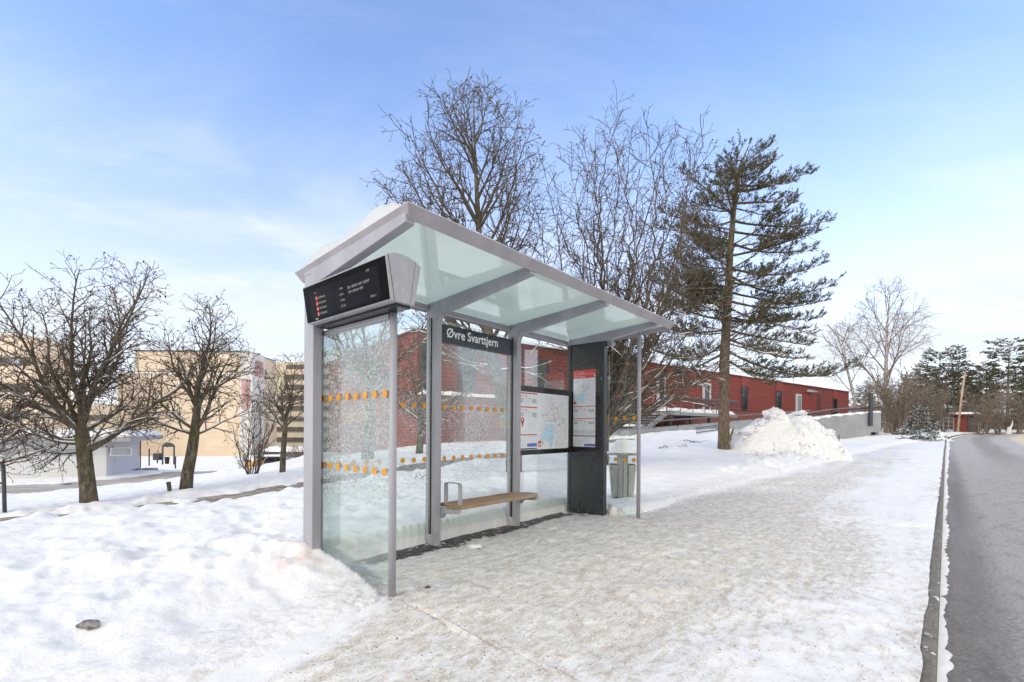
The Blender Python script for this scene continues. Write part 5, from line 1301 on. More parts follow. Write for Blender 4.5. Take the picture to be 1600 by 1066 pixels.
# outside stairs and landing deck
st = thing('outdoor_stairs', 'steel stairs and railed landing leading to the doors of the red building', 'stairs', C0, AZ)
DO = 4.2                                            # deck depth in front of the facade
ta, tb = tx(1042, DO), tx(1152, DO); ZD = zy(1042, 643, DO)
b = MB().mat('concrete'); b.box(ta, -DO, ZD-.22, tb, -.14, ZD); b.build('deck', st)
b = MB().mat('steel_dark')
for t in np.arange(ta+.6, tb, 2.4): b.box(t-.08, -DO+.1, .2, t+.08, -DO+.26, ZD-.22)
b.build('support', st)
RISE_, RUN = .165, .34; w0, w1 = -DO, -DO+2.0
steps = MB().mat('concrete'); x = ta; z = ZD; pts = [(ta, ZD)]
for k in range(6): x -= RUN; z -= RISE_; steps.box(x, w0+.08, z-.05, x+RUN+.03, w1-.08, z)
pts.append((x, z)); x2 = x-1.1; steps.box(x2, w0+.08, z-.05, x, w1-.08, z); pts.append((x2, z)); x = x2
for k in range(8): x -= RUN; z -= RISE_; steps.box(x, w0+.08, z-.05, x+RUN+.03, w1-.08, z)
pts.append((x, z)); steps.build('steps', st)
b = MB().mat('concrete')
for y in (w0, w1-.07):
    for (xa, za), (xb, zb) in zip(pts[:-1], pts[1:]): b.hexa([(xb, y, zb-.30), (xa, y, za-.30), (xa, y+.07, za-.30), (xb, y+.07, zb-.30), (xb, y, zb+.03), (xa, y, za+.03), (xa, y+.07, za+.03), (xb, y+.07, zb+.03)])
b.build('stringer', st)
def railing(root, P, h=1.0, panel=True, gap=1.5, mat='rail', off=(0, 0, 0), pm='maroon', pl_=.42):
    b = MB().mat(mat)
    for a, c in zip(P[:-1], P[1:]):
        a = Vector(a); c = Vector(c); d = c-a; L = d.length; n = max(1, int(L/gap))
        for k in range(n+1):
            p = a+d*k/n; b.tube([p-Vector((0, 0, .05)), p+Vector((0, 0, h))], .03, 5)
        s_ = d.cross(Vector((0, 0, 1))).normalized()*.04
        b.hexa([tuple(a-s_+Vector((0, 0, h))), tuple(c-s_+Vector((0, 0, h))), tuple(c+s_+Vector((0, 0, h))), tuple(a+s_+Vector((0, 0, h))), tuple(a-s_+Vector((0, 0, h+.07))), tuple(c-s_+Vector((0, 0, h+.07))), tuple(c+s_+Vector((0, 0, h+.07))), tuple(a+s_+Vector((0, 0, h+.07)))])
    o = b.build('railing', root, off)
    if panel:
        b = MB().mat(pm)
        for a, c in zip(P[:-1], P[1:]):
            a = Vector(a); c = Vector(c); s_ = (c-a).cross(Vector((0, 0, 1))).normalized()*.012
            lo_, hi_ = Vector((0, 0, h-pl_)), Vector((0, 0, h-.03))
            b.hexa([tuple(a-s_+lo_), tuple(c-s_+lo_), tuple(c+s_+lo_), tuple(a+s_+lo_), tuple(a-s_+hi_), tuple(c-s_+hi_), tuple(c+s_+hi_), tuple(a+s_+hi_)])
        b.build('rail_panel', o, off)
    return o
railing(st, [(ta, w0, ZD), (tb, w0, ZD), (tb, -.6, ZD)], 1.0, pl_=.30)
railing(st, [(pts[3][0], w0+.03, pts[3][1]), (pts[2][0], w0+.03, pts[2][1]), (pts[1][0], w0+.03, pts[1][1]), (ta, w0+.03, ZD)], 1.0)
railing(st, [(pts[3][0], w1-.03, pts[3][1]), (pts[2][0], w1-.03, pts[2][1]), (pts[1][0], w1-.03, pts[1][1]), (ta, w1-.03, ZD), (ta-.0, w1+.8, ZD)], 1.0)
snow_block('deck_snow', 'snow lying on the stair landing under the doors', (ta+.05, -DO+.1, tb-.05, -.3, ZD), .28, loc=C0, rz=AZ, seed=12)
snow_block('step_snow', 'snow lying on the middle landing of the outdoor stairs', (pts[2][0], w0+.12, pts[1][0], w1-.12, pts[1][1]), .10, loc=C0, rz=AZ, seed=13)

# low access ramp with rail, rising to the right
def wall_run(name, label, cat, pts, th, zbot, mat='concrete'):
    """wall following world points (top line), with thickness; returns root"""
    p0 = Vector(pts[0]); root = thing(name, label, cat, (p0.x, p0.y, 0))
    b = MB().mat(mat)
    for a, c in zip(pts[:-1], pts[1:]):
        a = Vector(a); c = Vector(c); n = Vector((-(c-a).y, (c-a).x, 0)).normalized()*th
        b.hexa([(a.x, a.y, zbot), (c.x, c.y, zbot), (c.x+n.x, c.y+n.y, zbot), (a.x+n.x, a.y+n.y, zbot), (a.x, a.y, a.z), (c.x, c.y, c.z), (c.x+n.x, c.y+n.y, c.z), (a.x+n.x, a.y+n.y, a.z)])
    o = b.build('wall', root, (p0.x, p0.y, 0)); return root, p0
rp_ = [W(984, 673.5, 27.0), W(1060, 667, 29.5), W(1128, 661.5, 32.0), W(1200, 656, 36), W(1268, 650, 41)]
rr_, p0 = wall_run('access_ramp', 'low grey concrete access ramp with a maroon rail in front of the stairs', 'ramp', rp_, 1.7, .2)
railing(rr_, [p+Vector((0, .1, 0)) for p in rp_], .42, False, 2.0, 'rail', (p0.x, p0.y, 0))
b = MB().mat('steel_dark')
fa_, fb_ = W(1088, 676, 26.0), W(1122, 671.5, 27.5)
for k in range(22):
    p = fa_.lerp(fb_, k/21); b.tube([p-Vector((0, 0, .35)), p+Vector((0, 0, .27))], .012, 4)
for h in (.27, .0): b.tube([fa_+Vector((0, 0, h)), fb_+Vector((0, 0, h))], .018, 4)
o = b.build('grating_fence', None, tuple(fa_)); o.location = fa_; tag(o, 'short dark barred fence beside the pine trunk, below the ramp', 'fence')
# tall concrete ramp wall at the right
wp = [W(1236, 661, 39.0), W(1300, 650.5, 41.0), W(1361, 645, 43.0)]
cw = thing('concrete_ramp', 'tall pale grey concrete ramp wall with a dark post at its right end', 'ramp', (wp[0].x, wp[0].y, 0))
offw = (wp[0].x, wp[0].y, 0)
b = MB().mat('concrete'); TH_ = 2.6
def seg(b, a, c, z0a, z0c, th):
    n = Vector((-(c-a).y, (c-a).x, 0)).normalized()*th
    b.hexa([(a.x, a.y, z0a), (c.x, c.y, z0c), (c.x+n.x, c.y+n.y, z0c), (a.x+n.x, a.y+n.y, z0a), (a.x, a.y, a.z), (c.x, c.y, c.z), (c.x+n.x, c.y+n.y, c.z), (a.x+n.x, a.y+n.y, a.z)])
seg(b, wp[0], wp[1], 0, 0, TH_); seg(b, wp[1], wp[2], 0, 0, TH_)
we = W(1376.5, 644.5, 43.4); zb_ = W(1370, 675.5, 43.2).z
seg(b, wp[2], we, zb_, zb_, TH_); b.build('wall', cw, offw)
b = MB().mat('concrete'); ca = W(1366.5, 680, 43.3); b.box(ca.x+.35, ca.y+.3, 0, ca.x+.62, ca.y+.6, zb_); b.mat('steel_dark'); b.box(ca.x+.02, ca.y+.5, 0, ca.x+.35, ca.y+.75, zb_); b.build('column', cw, offw)  # dark box by the column stands in for shade in the ramp opening
railing(cw, [p+Vector((.1, .2, .08)) for p in wp+[we]], .50, True, 2.2, 'rail', offw, 'maroon', .20)
b = MB().mat('steel_dark'); pz = W(1361, 616, 42.7); pz0 = W(1360, 666, 42.7); b.box(pz0.x-.13, pz0.y-.13, pz0.z, pz0.x+.13, pz0.y+.10, pz.z); b.build('dark_post', cw, offw, .01)
for a, c, lab in ((wp[0], wp[1], 'left'), (wp[1], wp[2], 'right')):
    pass
ang_ = math.atan2((we-wp[0]).y, (we-wp[0]).x)
b = MB().mat('snow_plain'); b.smooth = True
L_ = 40
for k in range(L_):
    t0_, t1_ = k/L_, (k+1)/L_
    def pw(t):
        P_ = wp+[we]; x = t*3; i = min(int(x), 2); return P_[i].lerp(P_[i+1], x-i)
    b.tube([pw(t0_)+Vector((.05, .18, .0)), pw(t1_)+Vector((.05, .18, .0))], [.15+.04*math.sin(k*1.7), .15+.04*math.sin((k+1)*1.7)], 8, cap=(k in (0, L_-1)))
o = b.build('wall_snow', None, tuple(wp[0])); o.location = wp[0]; tag(o, 'rounded line of snow on top of the tall concrete ramp wall', 'snow')
rp2 = [W(1222, 645, 47), W(1265, 641.5, 50)]
b = MB().mat('rail'); 
for k in range(4):
    p = rp2[0].lerp(rp2[1], k/3); b.tube([p-Vector((0, 0, .9)), p], .035, 5)
b.tube(rp2, .05, 5); b.tube([p-Vector((0, 0, .42)) for p in rp2], .035, 5)
o = b.build('handrail', None, tuple(rp2[0])); o.location = rp2[0]; tag(o, 'short snowy handrail above the snow heap, before the red gate', 'handrail')

# snow heap
hc = W(1218, 703, 20.6)
nx, ny = 230, 160
xs = np.linspace(-3.3, 4.6, nx); ys = np.linspace(-2.2, 2.8, ny); Xh, Yh = np.meshgrid(xs, ys)
e = np.sqrt(((Xh)/np.where(Xh < 0, 2.35, 3.0))**2 + (Yh/2.0)**2)
wob = 1+.28*fbm(Xh*.6, Yh*.6, 3, 201)
prof_ = np.clip(1-e*wob, -.2, 1); hh = 1.55*np.sign(prof_)*np.abs(np.minimum(prof_, .72)/.72)**.78
hh = hh + (.42*blocks(Xh+.3*fbm(Xh*2, Yh*2, 2, 3), Yh, 1.15, 205)+.11*blocks(Xh, Yh+.2*fbm(Xh*3, Yh*3, 2, 5), 2.6, 231)-.18)*sst(-.12, .2, prof_)*(.55+.9*sst(.35, .65, fbm(Xh*.8, Yh*.8, 2, 207)+.5)) + .13*fbm(Xh*2.0, Yh*2.0, 3, 209)*sst(-.1, .15, prof_) + .5*np.exp(-(((Xh-2.5)/1.3)**2+((Yh+.6)/.7)**2))*(.6+fbm(Xh*2, Yh*2, 3, 211))
gzz = ground_z(Xh.ravel()+hc.x, Yh.ravel()+hc.y)
zz_ = gzz + hh.ravel() - .06 - .25*sst(.05, -.15, prof_.ravel())
hp = grid_mesh('snow_heap', np.stack([Xh.ravel(), Yh.ravel(), zz_-hc.z], 1), nx, ny, 'ploughed')
hp.location = hc; tag(hp, 'big heap of ploughed lumpy snow right of the pine trunk', 'snow heap')
def lump(name, label, cat, loc, r, mat, seed, sc=(1, 1, .6), group=None):
    bm = MB(); rr = random.Random(seed); n, m_ = 10, 7; bm.mat(mat)
    vs = []
    for i in range(m_+1):
        for k in range(n):
            th = math.pi*i/m_; ph = 2*math.pi*k/n; f = 1+rr.uniform(-.28, .22)
            vs.append((r*sc[0]*f*math.sin(th)*math.cos(ph), r*sc[1]*f*math.sin(th)*math.sin(ph), r*sc[2]*f*math.cos(th)))
    fs = [(i*n+k, i*n+(k+1) % n, (i+1)*n+(k+1) % n, (i+1)*n+k) for i in range(m_) for k in range(n)]
    bm.add(vs, fs); o = bm.build(name, None); o.location = loc
    return tag(o, label, cat, group)
p = W(140, 989, 2.63); p.z = gz(p.x, p.y)+.012
lump('ice_chunk', 'dark icy chunk frozen into the snow at the lower left', 'ice chunk', p, .062, 'stone', 4, (1.0, .6, .42))
lp = random.Random(21)
for k in range(26):
    i_ = lp.randint(40, ny-80); j_ = lp.randint(40, nx-44); q_ = j_+i_*nx
    if prof_.ravel()[q_] < .1: continue
    r = lp.choice((.10, .13, .16, .22, .28)); p = Vector((Xh.ravel()[q_]+hc.x, Yh.ravel()[q_]+hc.y, zz_[q_]+r*.15))
    lump('snow_clod', 'hard lump of ploughed snow lying on the big heap', 'snow clod', p, r, 'ploughed', 80+k, (lp.uniform(.8, 1.4), lp.uniform(.7, 1.2), lp.uniform(.5, .9)), 'lumps on the snow heap')
for k, (px, py, d, r) in enumerate([(1178, 690, 18.6, .20), (1196, 697, 18.2, .16), (1226, 700, 18.3, .22), (1254, 702, 18.6, .17), (1273, 706, 18.4, .15), (1170, 702, 18.2, .13), (1246, 712, 17.2, .14), (1290, 704, 19, .13), (1236, 724, 15.4, .09), (1222, 731, 14.6, .08)]):
    p = W(px, py, d); p.z = gz(p.x, p.y)+r*.25
    lump('snow_clod', 'hard clod of ploughed snow at the foot of the big heap', 'snow clod', p, r, 'ploughed', 40+k, (1.1, .9, .7), 'clods below the snow heap')
p = UV(1.62, -.62, .012); lump('snow_clod', 'small white snow clod on the bare asphalt below the bench', 'snow clod', p, .055, 'snow_plain', 77, (1.5, .8, .35))
b = MB().mat('leaf_brown'); p = UV(.42, .06, .02); b.add([(-.03, -.01, 0), (.0, -.022, .012), (.035, .005, .004), (.004, .022, .014)], [(0, 1, 2, 3)]); o = b.build('fallen_leaf', None); o.location = p; tag(o, 'reddish fallen leaf on the ice beside the near pole', 'leaf')
def twigs(name, label, px, py, d, seed, n=7, L=.5):
    rr = random.Random(seed); b = MB().mat('limb'); p = W(px, py, d); p.z = gz(p.x, p.y)+.015
    for k in range(n):
        a = rr.uniform(0, 6.28); q = Vector((rr.uniform(-.2, .2), rr.uniform(-.15, .15), 0)); l = L*rr.uniform(.3, 1)
        b.tube([q, q+Vector((math.cos(a)*l*.5, math.sin(a)*l*.5, rr.uniform(.0, .12))), q+Vector((math.cos(a)*l, math.sin(a)*l, rr.uniform(.0, .1)))], [.012, .009, .005], 4)
    o = b.build(name, None); o.location = p; tag(o, label, 'twigs')
twigs('fallen_twigs', 'small pile of fallen twigs in the snow right of the far pole', 1036, 697, 19, 1, 9, .6)
twigs('fallen_twigs', 'fallen twigs lying below the barred fence', 1088, 684, 22.5, 2, 9, .7)
twigs('fallen_twigs', 'single thin twig lying behind the first rear pane', 648, 752, 9.0, 3, 2, .6)
twigs('fallen_twigs', 'scattered brown twigs between the far pole and the pine', 1068, 692, 20.5, 5, 5, .35)

# ------------------------------------------------------------------ left background
def rect_building(name, label, p0, p1, depth, z0, z1, mat, cat='building'):
    a = Vector((p0.x, p0.y, 0)); c = Vector((p1.x, p1.y, 0)); L = (c-a).length; rz = math.atan2((c-a).y, (c-a).x)
    t = thing(name, label, cat, (a.x, a.y, z0), rz); b = MB().mat(mat); b.box(0, 0, -3, L, depth, z1-z0); b.build('wall', t); return t, L, z1-z0
# white hut
h0, h1 = W(-70, 748, 28.4), W(166, 744, 31.5); z0 = W(166, 745, 31.5).z
hut, L, H = rect_building('white_hut', 'low white boarded hut with a flat snow covered roof beyond the lower road', h0, h1, 7.6, z0, W(166, 690, 31.5).z, 'white_boards')
b = MB().mat('grey_fascia'); b.box(-.6, -.8, H+.002, L+1.5, 8.2, H+.34); b.build('roof', hut)
b = MB().mat('steel_dark'); b.box(-.02, -.03, -.32, L+.03, .0, -.02); b.box(L, -.02, -.32, L+.03, 7.5, -.02); b.build('skirting', hut)
for xa, xb in ((.5, 2.6), (4.4, 6.5), (7.4, 8.6)):
    b = MB().mat('frame_white'); b.box(xa, -.05, H-.98, xb, -.0, H-.42); o = b.build('window', hut); b = MB().mat('window_pale'); b.box(xa+.08, -.07, H-.92, xb-.08, -.051, H-.48); b.build('pane', o)
b = MB().mat('brown_band'); b.box(L, .5, H-.75, L+.04, 1.5, H-.42); b.build('vent', hut); b = MB().mat('frame_white'); b.box(L, 1.7, .9, L+.05, 2.2, 1.4); b.build('notice', hut)
b = MB().mat('steel_dark'); b.tube([(L+.1, 7.5, -.4), (L+.1, 7.5, H)], .05, 6); b.build('downpipe', hut)
snow_block('roof_snow', 'snow on the flat roof of the low white hut', (-.55, -.75, L+1.45, 8.1, H+.34), .36, loc=(h0.x, h0.y, z0), rz=math.atan2((h1-h0).y, (h1-h0).x), seed=31)
# apartment blocks
p0, p1 = W(-60, 712, 82), W(66, 712, 80); zt_ = W(60, 536, 81).z
ab, L, H = rect_building('apartment_building', 'beige apartment block with brown window bands at the left edge', p0, p1, 4.6, -4.5, zt_, 'beige')
b = MB().mat('beige'); b.prism([(0, H), (L, H-2.6+2.61), (L-3.5, H+1.3), (0, H+2.0)], lambda x, z: (x, 4.6, z), lambda x, z: (x, .0, z)); b.build('roof', ab)
for k in range(4):
    b = MB().mat('brown_band'); z = H-2.6-4.6*k; b.box(1.0+k*.8, -.06, z-1.4, L-2.5, .0, z); o = b.build('window_band', ab); b = MB().mat('window_pale'); b.box(3.5, -.09, z-1.1, 7.0, -.061, z-.3); b.build('pane', o); b = MB().mat('window_pale'); b.box(L-6, -.09, z-1.1, L-4.2, -.061, z-.3); b.build('pane', o)
p0, p1 = W(60, 712, 100), W(190, 712, 98)
lb, L, H = rect_building('apartment_building', 'lower beige block between the two tall apartment blocks', p0, p1, 10, -5.5, W(100, 632, 99).z, 'cream')
for k in range(2):
    b = MB().mat('brown_band'); z = H-2.2-4*k; b.box(1, -.06, z-1.3, L-3, 0, z); b.build('window_band', lb)
p0, p1 = W(184, 712, 92), W(376, 712, 92)
gb, L, H = rect_building('apartment_building', 'tall blank beige apartment gable with a white and pink stair tower', p0, p1, 14, -5.3, W(376, 585, 92).z, 'beige')
hu = W(300, 549, 92).z+5.3
b = MB().mat('beige'); b.box(3.0, .35, H+.5, L, 13.5, hu); b.build('upper_storey', gb)
b = MB().mat('snow_plain'); b.box(-.1, -.1, H+.004, L+.1, .345, H+.34); b.build('ledge', gb, bev=.08)
x1 = L+.01; x2 = L+2.4
b = MB().mat('pale_render'); b.box(x1, -.3, -3, x2, 4.2, hu-.2); b.build('stair_tower', gb)
b = MB().mat('pink_panel'); b.box(x1+.3, -.36, H*.60, x1+2.0, -.301, H-1.0); b.build('faded_panel', gb); b = MB().mat('pink_panel'); b.box(x2+.001, .6, H-.3, x2+.06, 3.6, hu-1.6); b.build('faded_panel', gb)
b = MB().mat('steel_dark'); b.box(2.9, .2, hu+.002, L+.0, 13.6, hu+.22); b.build('roof_edge', gb)
p0, p1 = W(405, 714, 126), W(700, 714, 118)
sb_, L, H = rect_building('apartment_building', 'far cream apartment block with dark balcony bands left of the shelter post', p0, p1, 14, -6, W(456, 566, 125).z, 'cream')
for k in range(9):
    z = H-3.4-2.8*k
    if z < .4: break
    b = MB().mat('brown_band'); b.box(.4 if k > 1 else 7.5, -.4, z-1.15, L-.5, .0, z); b.build('balcony_band', sb_)
b = MB().mat('brown_band'); b.box(7.8, -.1, H-1.9, L, .0, H-.8); b.build('window_band', sb_)

# parked car, utility cabinet, grit bin, low shed roof
def car(name, label, loc, rz):
    t = thing(name, label, 'car', loc, rz)
    prof = [(-2.15, .35), (2.15, .35), (2.2, .62), (2.1, .86), (1.15, .98), (.35, 1.45), (-1.5, 1.47), (-2.05, 1.0), (-2.2, .9)]
    b = MB().mat('car_dark'); b.prism(prof, lambda x, z: (x, -.86, z), lambda x, z: (x, .86, z)); b.build('body', t, bev=.06)
    for y in (-.872, .872):
        b = MB().mat('window'); y0, y1 = (y-.006, y+.006)
        b.prism([(-1.75, 1.0), (-.15, 1.0), (-.15, 1.36), (-1.4, 1.38)], lambda x, z: (x, y0, z), lambda x, z: (x, y1, z)); b.prism([(-.05, 1.0), (.98, 1.0), (.38, 1.36), (-.05, 1.36)], lambda x, z: (x, y0, z), lambda x, z: (x, y1, z)); b.build('side_window', t)
        for x in (-1.35, 1.35):
            b = MB().mat('rubber'); b.tube([(x, y*.86, .33), (x, y*1.02, .33)], .33, 16); w_ = b.build('wheel', t); b = MB().mat('galv'); b.tube([(x, y*1.021, .33), (x, y*1.035, .33)], .2, 12); b.build('rim', w_)
    b = MB().mat('window'); b.hexa([(.42, -.74, 1.425), (1.13, -.78, 1.0), (1.13, .78, 1.0), (.42, .74, 1.425), (.44, -.74, 1.45), (1.16, -.78, 1.03), (1.16, .78, 1.03), (.44, .74, 1.45)]); b.build('windscreen', t)
    for y in (-.62, .62):
        b = MB().mat('white'); b.box(2.13, y-.17, .64, 2.2, y+.17, .80); b.build('headlight', t)
    return t
w = W(436, 742, 50); w.z = base1(w.x, w.y)+.25
car('parked_car', 'dark parked car under snow beyond the footpath trees', w, R(8))
snow_slab('car_snow', 'snow lying on the roof and bonnet of the dark parked car', -1.5, .4, -.8, .8, lambda U, V: .14*sst(0, .2, np.minimum(np.minimum(U+1.5, .4-U), np.minimum(V+.8, .8-V))), lambda V: 1.475+0*V, 'snow_plain', (24, 18), w, R(8))
def small(name, label, cat, loc, build, rz=0):
    t = thing(name, label, cat, loc, rz); build(t); return t
def cab(t):
    b = MB().mat('frame_white'); b.box(-.45, -.3, 0, .25, .3, 1.3); b.build('body', t, bev=.02); b = MB().mat('navy'); b.box(.251, -.3, 0, .52, .3, 1.25); b.build('door', t, bev=.01); b = MB().mat('grey_fascia'); b.box(-.5, -.34, 1.301, .55, .34, 1.36); b.build('lid', t, bev=.01)
w = W(382, 744, 46); w.z = base1(w.x, w.y)+.1
small('utility_cabinet', 'white and navy cabinet behind the bare bush', 'cabinet', w, cab, R(10))
def grit(t):
    b = MB().mat('orange_box'); b.hexa([(-.5, -.4, 0), (.5, -.4, 0), (.5, .4, 0), (-.5, .4, 0), (-.6, -.48, .95), (.6, -.48, .95), (.6, .48, .95), (-.6, .48, .95)]); b.build('body', t, bev=.03); b = MB().mat('orange_box'); b.hexa([(-.64, -.5, .955), (.64, -.5, .955), (.64, .5, .955), (-.64, .5, .955), (-.5, -.4, 1.25), (.5, -.4, 1.25), (.5, .4, 1.25), (-.5, .4, 1.25)]); b.build('lid', t, bev=.02)
w = W(400, 744, 46); w.z = base1(w.x, w.y)+.1
small('grit_bin', 'orange grit bin behind the bare bush', 'grit bin', w, grit)
def shedroof(t):
    b = MB().mat('brown_band'); b.box(0, 0, .0, 6.6, 3, .9); b.build('wall', t); b = MB().mat('steel_dark'); b.box(-.3, -.3, .901, 7.0, 3.3, 1.1); b.build('roof', t); b = MB().mat('grey_fascia'); b.box(2.7, -.05, 0, 3.0, -.001, .9); b.build('post', t)
w = W(411, 716, 78); w.z = W(411, 716, 78).z
small('bicycle_shed', 'low dark shed with a snow covered roof beyond the parked car', 'shed', w, shedroof)
snow_block('roof_snow', 'snow on the low dark shed beyond the parked car', (-.28, -.28, 6.9, 3.2, 1.1), .7, loc=w, rz=0, seed=41)
# small things in the yard by the beige gable
def arch(t):
    b = MB().mat('steel_dark')
    for x in (-.55, .55): b.box(x-.05, -.05, 0, x+.05, .05, 1.7)
    b.prism([(-.6, 1.7), (.6, 1.7)] + [(.6*math.cos(a), 1.7+.42*math.sin(a)) for a in [math.pi*k/8 for k in range(1, 8)]], lambda x, z: (x, -.06, z), lambda x, z: (x, .06, z)); b.build('frame', t)
w = W(263, 726, 45); small('gate_arch', 'dark arched gate frame in the snowy yard by the beige gable', 'gate', w, arch)
def dbox(t):
    b = MB().mat('navy'); b.box(-.3, -.2, .3, .3, .2, .95); b.build('body', t, bev=.02); b = MB().mat('steel_dark'); b.box(-.04, -.04, 0, .04, .04, .3); b.build('leg', t)
w = W(246, 724, 44); small('post_box', 'dark square box on a leg left of the arched gate', 'box', w, dbox)
def wbin(t):
    b = MB().mat('black'); b.prism([(.22*math.cos(6.283*k/10), .18*math.sin(6.283*k/10)) for k in range(10)], lambda x, y: (x*.8, y*.8, 0), lambda x, y: (x, y, .62)); b.build('body', t); b = MB().mat('steel_dark'); b.box(-.2, -.15, .621, .2, .15, .66); b.build('lid', t)
w = W(261, 725, 44.4); small('waste_bin', 'small dark waste bin inside the arched gate', 'bin', w, wbin)
for px, y0, y1, d, lab in ((196, 722, 700, 40, 'dark yard post nearest the corner of the white hut'), (205, 718, 697, 46, 'dark yard post second from the corner of the white hut'), (233, 723, 702, 44, 'dark yard post left of the square box'), (274, 727, 714, 42, 'short dark yard post right of the arched gate')):
    a = W(px, y0, d); c = W(px, y1, d); b = MB().mat('steel_dark'); b.tube([(0, 0, -.3), (0, 0, (c-a).z)], .06, 7); b.tube([(0, 0, (c-a).z), (0, 0, (c-a).z+.04)], .085, 7); o = b.build('yard_post', None); o.location = a; tag(o, lab, 'post', 'dark posts in the yard')
w = W(234, 736, 38); b = MB().mat('concrete'); b.box(-.5, -.25, -.2, .5, .25, .24); o = b.build('concrete_block', None, bev=.03); o.location = w; tag(o, 'grey concrete block in the snow in front of the yard', 'block')
# black handrail post at the left edge and a stake by the second tree
w = W(8, 786, 9.3); w.z = gz(w.x, w.y)-.1; tz = W(8, 722, 9.3).z-w.z
b = MB().mat('steel_dark'); b.smooth = True; b.tube([(0, 0, -.2), (-.02, 0, tz*.5), (-.04, 0, tz-.10), (-.07, 0, tz-.03), (-.16, 0, tz), (-.6, .1, tz)], .032, 10); b.tube([(-.03, 0, tz*.62), (-.5, .1, tz*.62)], .022, 8)
o = b.build('bent_barrier', None); o.location = w; tag(o, 'bent black tube barrier standing at the left edge', 'barrier')
w = W(267, 770, 11.6); w.z = gz(w.x, w.y)-.05; hz = W(263, 753, 11.6)-w
b = MB().mat('pine_bark'); b.tube([(0, 0, -.1), (hz.x, hz.y, hz.z)], [.045, .05], 8); o = b.build('wooden_stake', None); o.location = w; tag(o, 'short dark stake leaning beside the second footpath tree', 'stake')
w = W(463, 722, 60); T = Tree(301, [((0, 0, .8), (1.3, 1, 1.1))], fl, 0)
for k in range(8): T.grow(Vector((0, 0, -.1)), Vector((math.cos(k*2.4)*.7, math.sin(k*2.4)*.7, 1)), 1.7, .03, 0)
T.make('bare_shrub', 'low reddish shrub in the snow left of the shelter post', 'shrub', w, FM)

# right background: shed, pole, wire fence
p0, p1 = W(1489, 672, 58), W(1511, 672, 57); zt_ = W(1500, 649.5, 57.5).z; zb0 = p0.z-1.6
rs, L, H = rect_building('red_shed', 'small dark red plank shed with a snowy roof beyond the road bend', p0, p1, 2.6, zb0, zt_, 'red_shed')
b = MB().mat('red_dark'); b.box(-.45, -.45, H+.002, L+1.0, 3, H+.16); b.build('roof', rs)
b = MB().mat('brown_band'); b.box(L+.001, .3, .2, L+.9, 2.4, H-.02); b.build('lean_to', rs)
b = MB().mat('red_flat')
for k in range(3): b.box(.02, -.06, H-.55-.55*k, L-.02, -.001, H-.45-.55*k)
b.build('cross_board', rs)
snow_block('roof_snow', 'snow on the roof of the small red shed', (-.44, -.44, L+.98, 2.95, H+.16), .22, loc=(p0.x, p0.y, zb0), rz=math.atan2((p1-p0).y, (p1-p0).x), seed=51)
a, c = W(1495.5, 672, 54), W(1507.5, 583, 54); b = MB().mat('pole_wood'); b.smooth = True; b.tube([(0, 0, -1), tuple((c-a)*.5), tuple(c-a)], [.12, .10, .08], 8); o = b.build('leaning_pole', None); o.location = a; tag(o, 'pale wooden pole leaning in front of the red shed', 'pole')
a, c = W(1466, 671, 56), W(1490, 671.5, 56.5); b = MB().mat('fence_grey')
for k in range(4):
    p = (c-a)*(k/3); b.tube([p-Vector((0, 0, .8)), p+Vector((0, 0, 1.5))], .045, 5)
for h in (.45, .95, 1.4): b.tube([Vector((0, 0, h)), (c-a)+Vector((0, 0, h))], .03, 4)
o = b.build('rail_fence', None); o.location = a; tag(o, 'thin grey rail fence left of the red shed', 'fence')
b = MB().mat('snow_plain'); w = W(1575, 672, 56); b.tube([(0, 0, -.6), (.15, 0, .1), (.0, 0, .35)], [.28, .2, .08], 7); b.tube([(.1, 0, .0), (.5, 0, .6), (.55, 0, 1.2)], [.12, .08, .04], 6); o = b.build('snowy_stump', None); o.location = w; tag(o, 'snow plastered stump at the road bend below the greenest pine', 'stump')
# poles and stick by the wall
a = W(1311, 689, 36); a.z = gz(a.x, a.y)-.1; b = MB().mat('steel_dark'); b.tube([(0, 0, 0), (0, 0, W(1311, 679, 36).z-a.z)], .03, 5); o = b.build('marker_stick', None); o.location = a; tag(o, 'thin dark marker stick in the snow before the concrete ramp wall', 'stick')

# ------------------------------------------------------------------ light, sky, camera
SUN_EL, SUN_AZ = R(27), R(232)          # azimuth clockwise from +Y
sd = Vector((math.sin(SUN_AZ)*math.cos(SUN_EL), math.cos(SUN_AZ)*math.cos(SUN_EL), math.sin(SUN_EL)))
sl = bpy.data.lights.new('sun', 'SUN'); sl.energy = .75; sl.angle = R(24); sl.color = (1, .955, .89)
so = bpy.data.objects.new('sun', sl); COL.objects.link(so); so.rotation_euler = (-sd).to_track_quat('-Z', 'Y').to_euler()
wd = bpy.data.worlds.new('World'); scn.world = wd; wd.use_nodes = True
nt = wd.node_tree; nt.nodes.clear()
class WN(NT):
    def __init__(s): s.t = nt
wn = WN(); outw = nt.nodes.new('ShaderNodeOutputWorld'); bg = nt.nodes.new('ShaderNodeBackground')
sky = nt.nodes.new('ShaderNodeTexSky'); sky.sky_type = 'NISHITA'; sky.sun_disc = False; sky.sun_elevation = SUN_EL; sky.sun_rotation = SUN_AZ
sky.air_density = 1.15; sky.dust_density = .5; sky.ozone_density = 2.0
tc = nt.nodes.new('ShaderNodeTexCoord').outputs['Generated']
sep = wn.n('ShaderNodeSeparateXYZ', i0=tc); dz = wn.math('ADD', wn.math('MAXIMUM', sep.outputs[2], 0.0), .12)
px_ = wn.math('DIVIDE', sep.outputs[0], dz); py_ = wn.math('DIVIDE', sep.outputs[1], dz)
cv = wn.n('ShaderNodeCombineXYZ', i0=px_, i1=py_, i2=0.0).outputs[0]
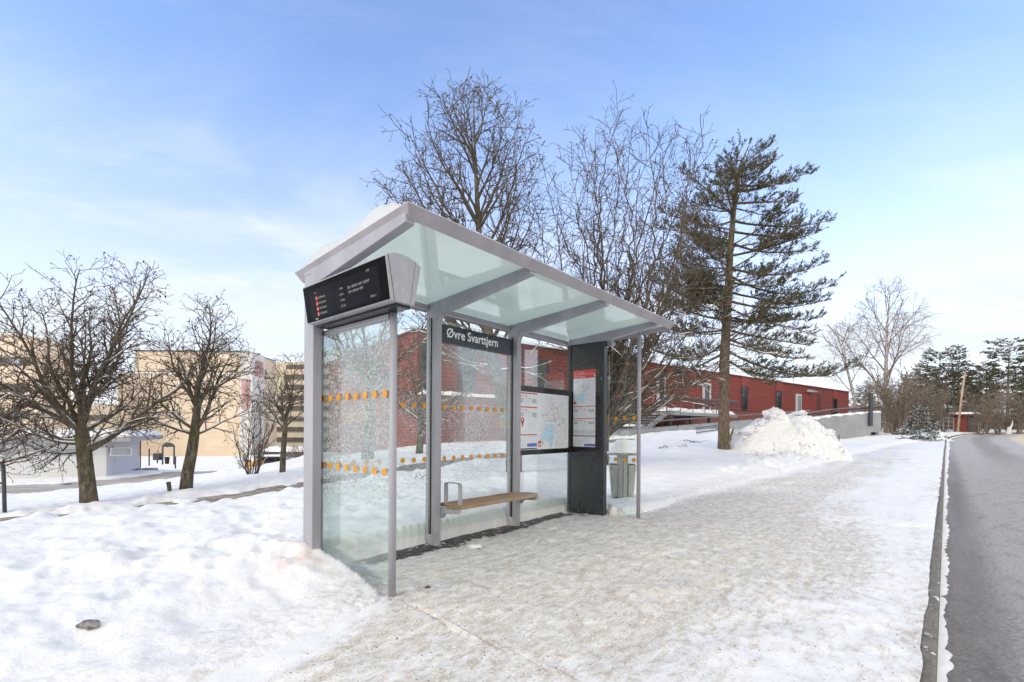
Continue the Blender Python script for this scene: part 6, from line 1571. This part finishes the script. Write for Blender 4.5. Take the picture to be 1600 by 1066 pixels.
n1 = wn.noise(wn.scale(cv, (.55, 1.0, 1)), 1.1, 7, .6, .6); n2 = wn.noise(wn.scale(cv, (.30, .9, 1)), 2.6, 6, .62, .9)
cm = wn.math('ADD', wn.math('MULTIPLY', wn.mapr(n1, .44, .66), .62), wn.math('MULTIPLY', wn.mapr(n2, .50, .70), .40))
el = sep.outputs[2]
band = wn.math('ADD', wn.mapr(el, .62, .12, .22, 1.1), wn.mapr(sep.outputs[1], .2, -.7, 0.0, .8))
veil = wn.math('ADD', wn.mapr(el, .62, .02, 0.0, .68), wn.math('MAXIMUM', wn.mapr(sep.outputs[1], .2, -.35, 0.0, .92), wn.mapr(el, .70, .88, 0.0, .85)))  # extra cloud white behind and overhead, out of view, added to neutralise snow shade
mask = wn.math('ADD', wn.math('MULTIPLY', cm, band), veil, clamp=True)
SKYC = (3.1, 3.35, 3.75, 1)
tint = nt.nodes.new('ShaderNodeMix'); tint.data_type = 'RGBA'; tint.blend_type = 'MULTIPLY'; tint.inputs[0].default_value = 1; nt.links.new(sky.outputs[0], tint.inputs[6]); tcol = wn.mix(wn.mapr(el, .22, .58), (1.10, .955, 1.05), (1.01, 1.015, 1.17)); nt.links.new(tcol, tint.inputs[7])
warm = wn.mapr(sep.outputs[1], .2, -.35)  # unseen sky behind the camera is warmed to offset the blue skylight
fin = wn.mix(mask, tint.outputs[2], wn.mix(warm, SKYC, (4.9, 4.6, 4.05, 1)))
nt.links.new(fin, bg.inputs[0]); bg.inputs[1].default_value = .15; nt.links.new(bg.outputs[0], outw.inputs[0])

cam = bpy.data.cameras.new('camera'); co = bpy.data.objects.new('camera', cam); COL.objects.link(co)
cam.sensor_fit = 'HORIZONTAL'; cam.sensor_width = 36; cam.lens = F/1600*36; cam.shift_y = (HY-533)/1600; cam.clip_end = 2000; cam.clip_start = .05
co.location = (0, 0, EYE); co.rotation_euler = Euler((R(90), 0, 0)); co.rotation_euler = (Matrix.Rotation(R(90), 3, 'X') @ Matrix.Rotation(ROLL, 3, 'Z')).to_euler()
scn.camera = co
scn.view_settings.view_transform = 'Standard'; scn.view_settings.look = 'None'; scn.view_settings.gamma = 1; scn.view_settings.exposure = 1.0
scn.cycles.max_bounces = 10; scn.cycles.transparent_max_bounces = 24; scn.cycles.diffuse_bounces = 4; scn.cycles.caustics_reflective = False; scn.cycles.caustics_refractive = False
scn.cycles.use_denoising = True
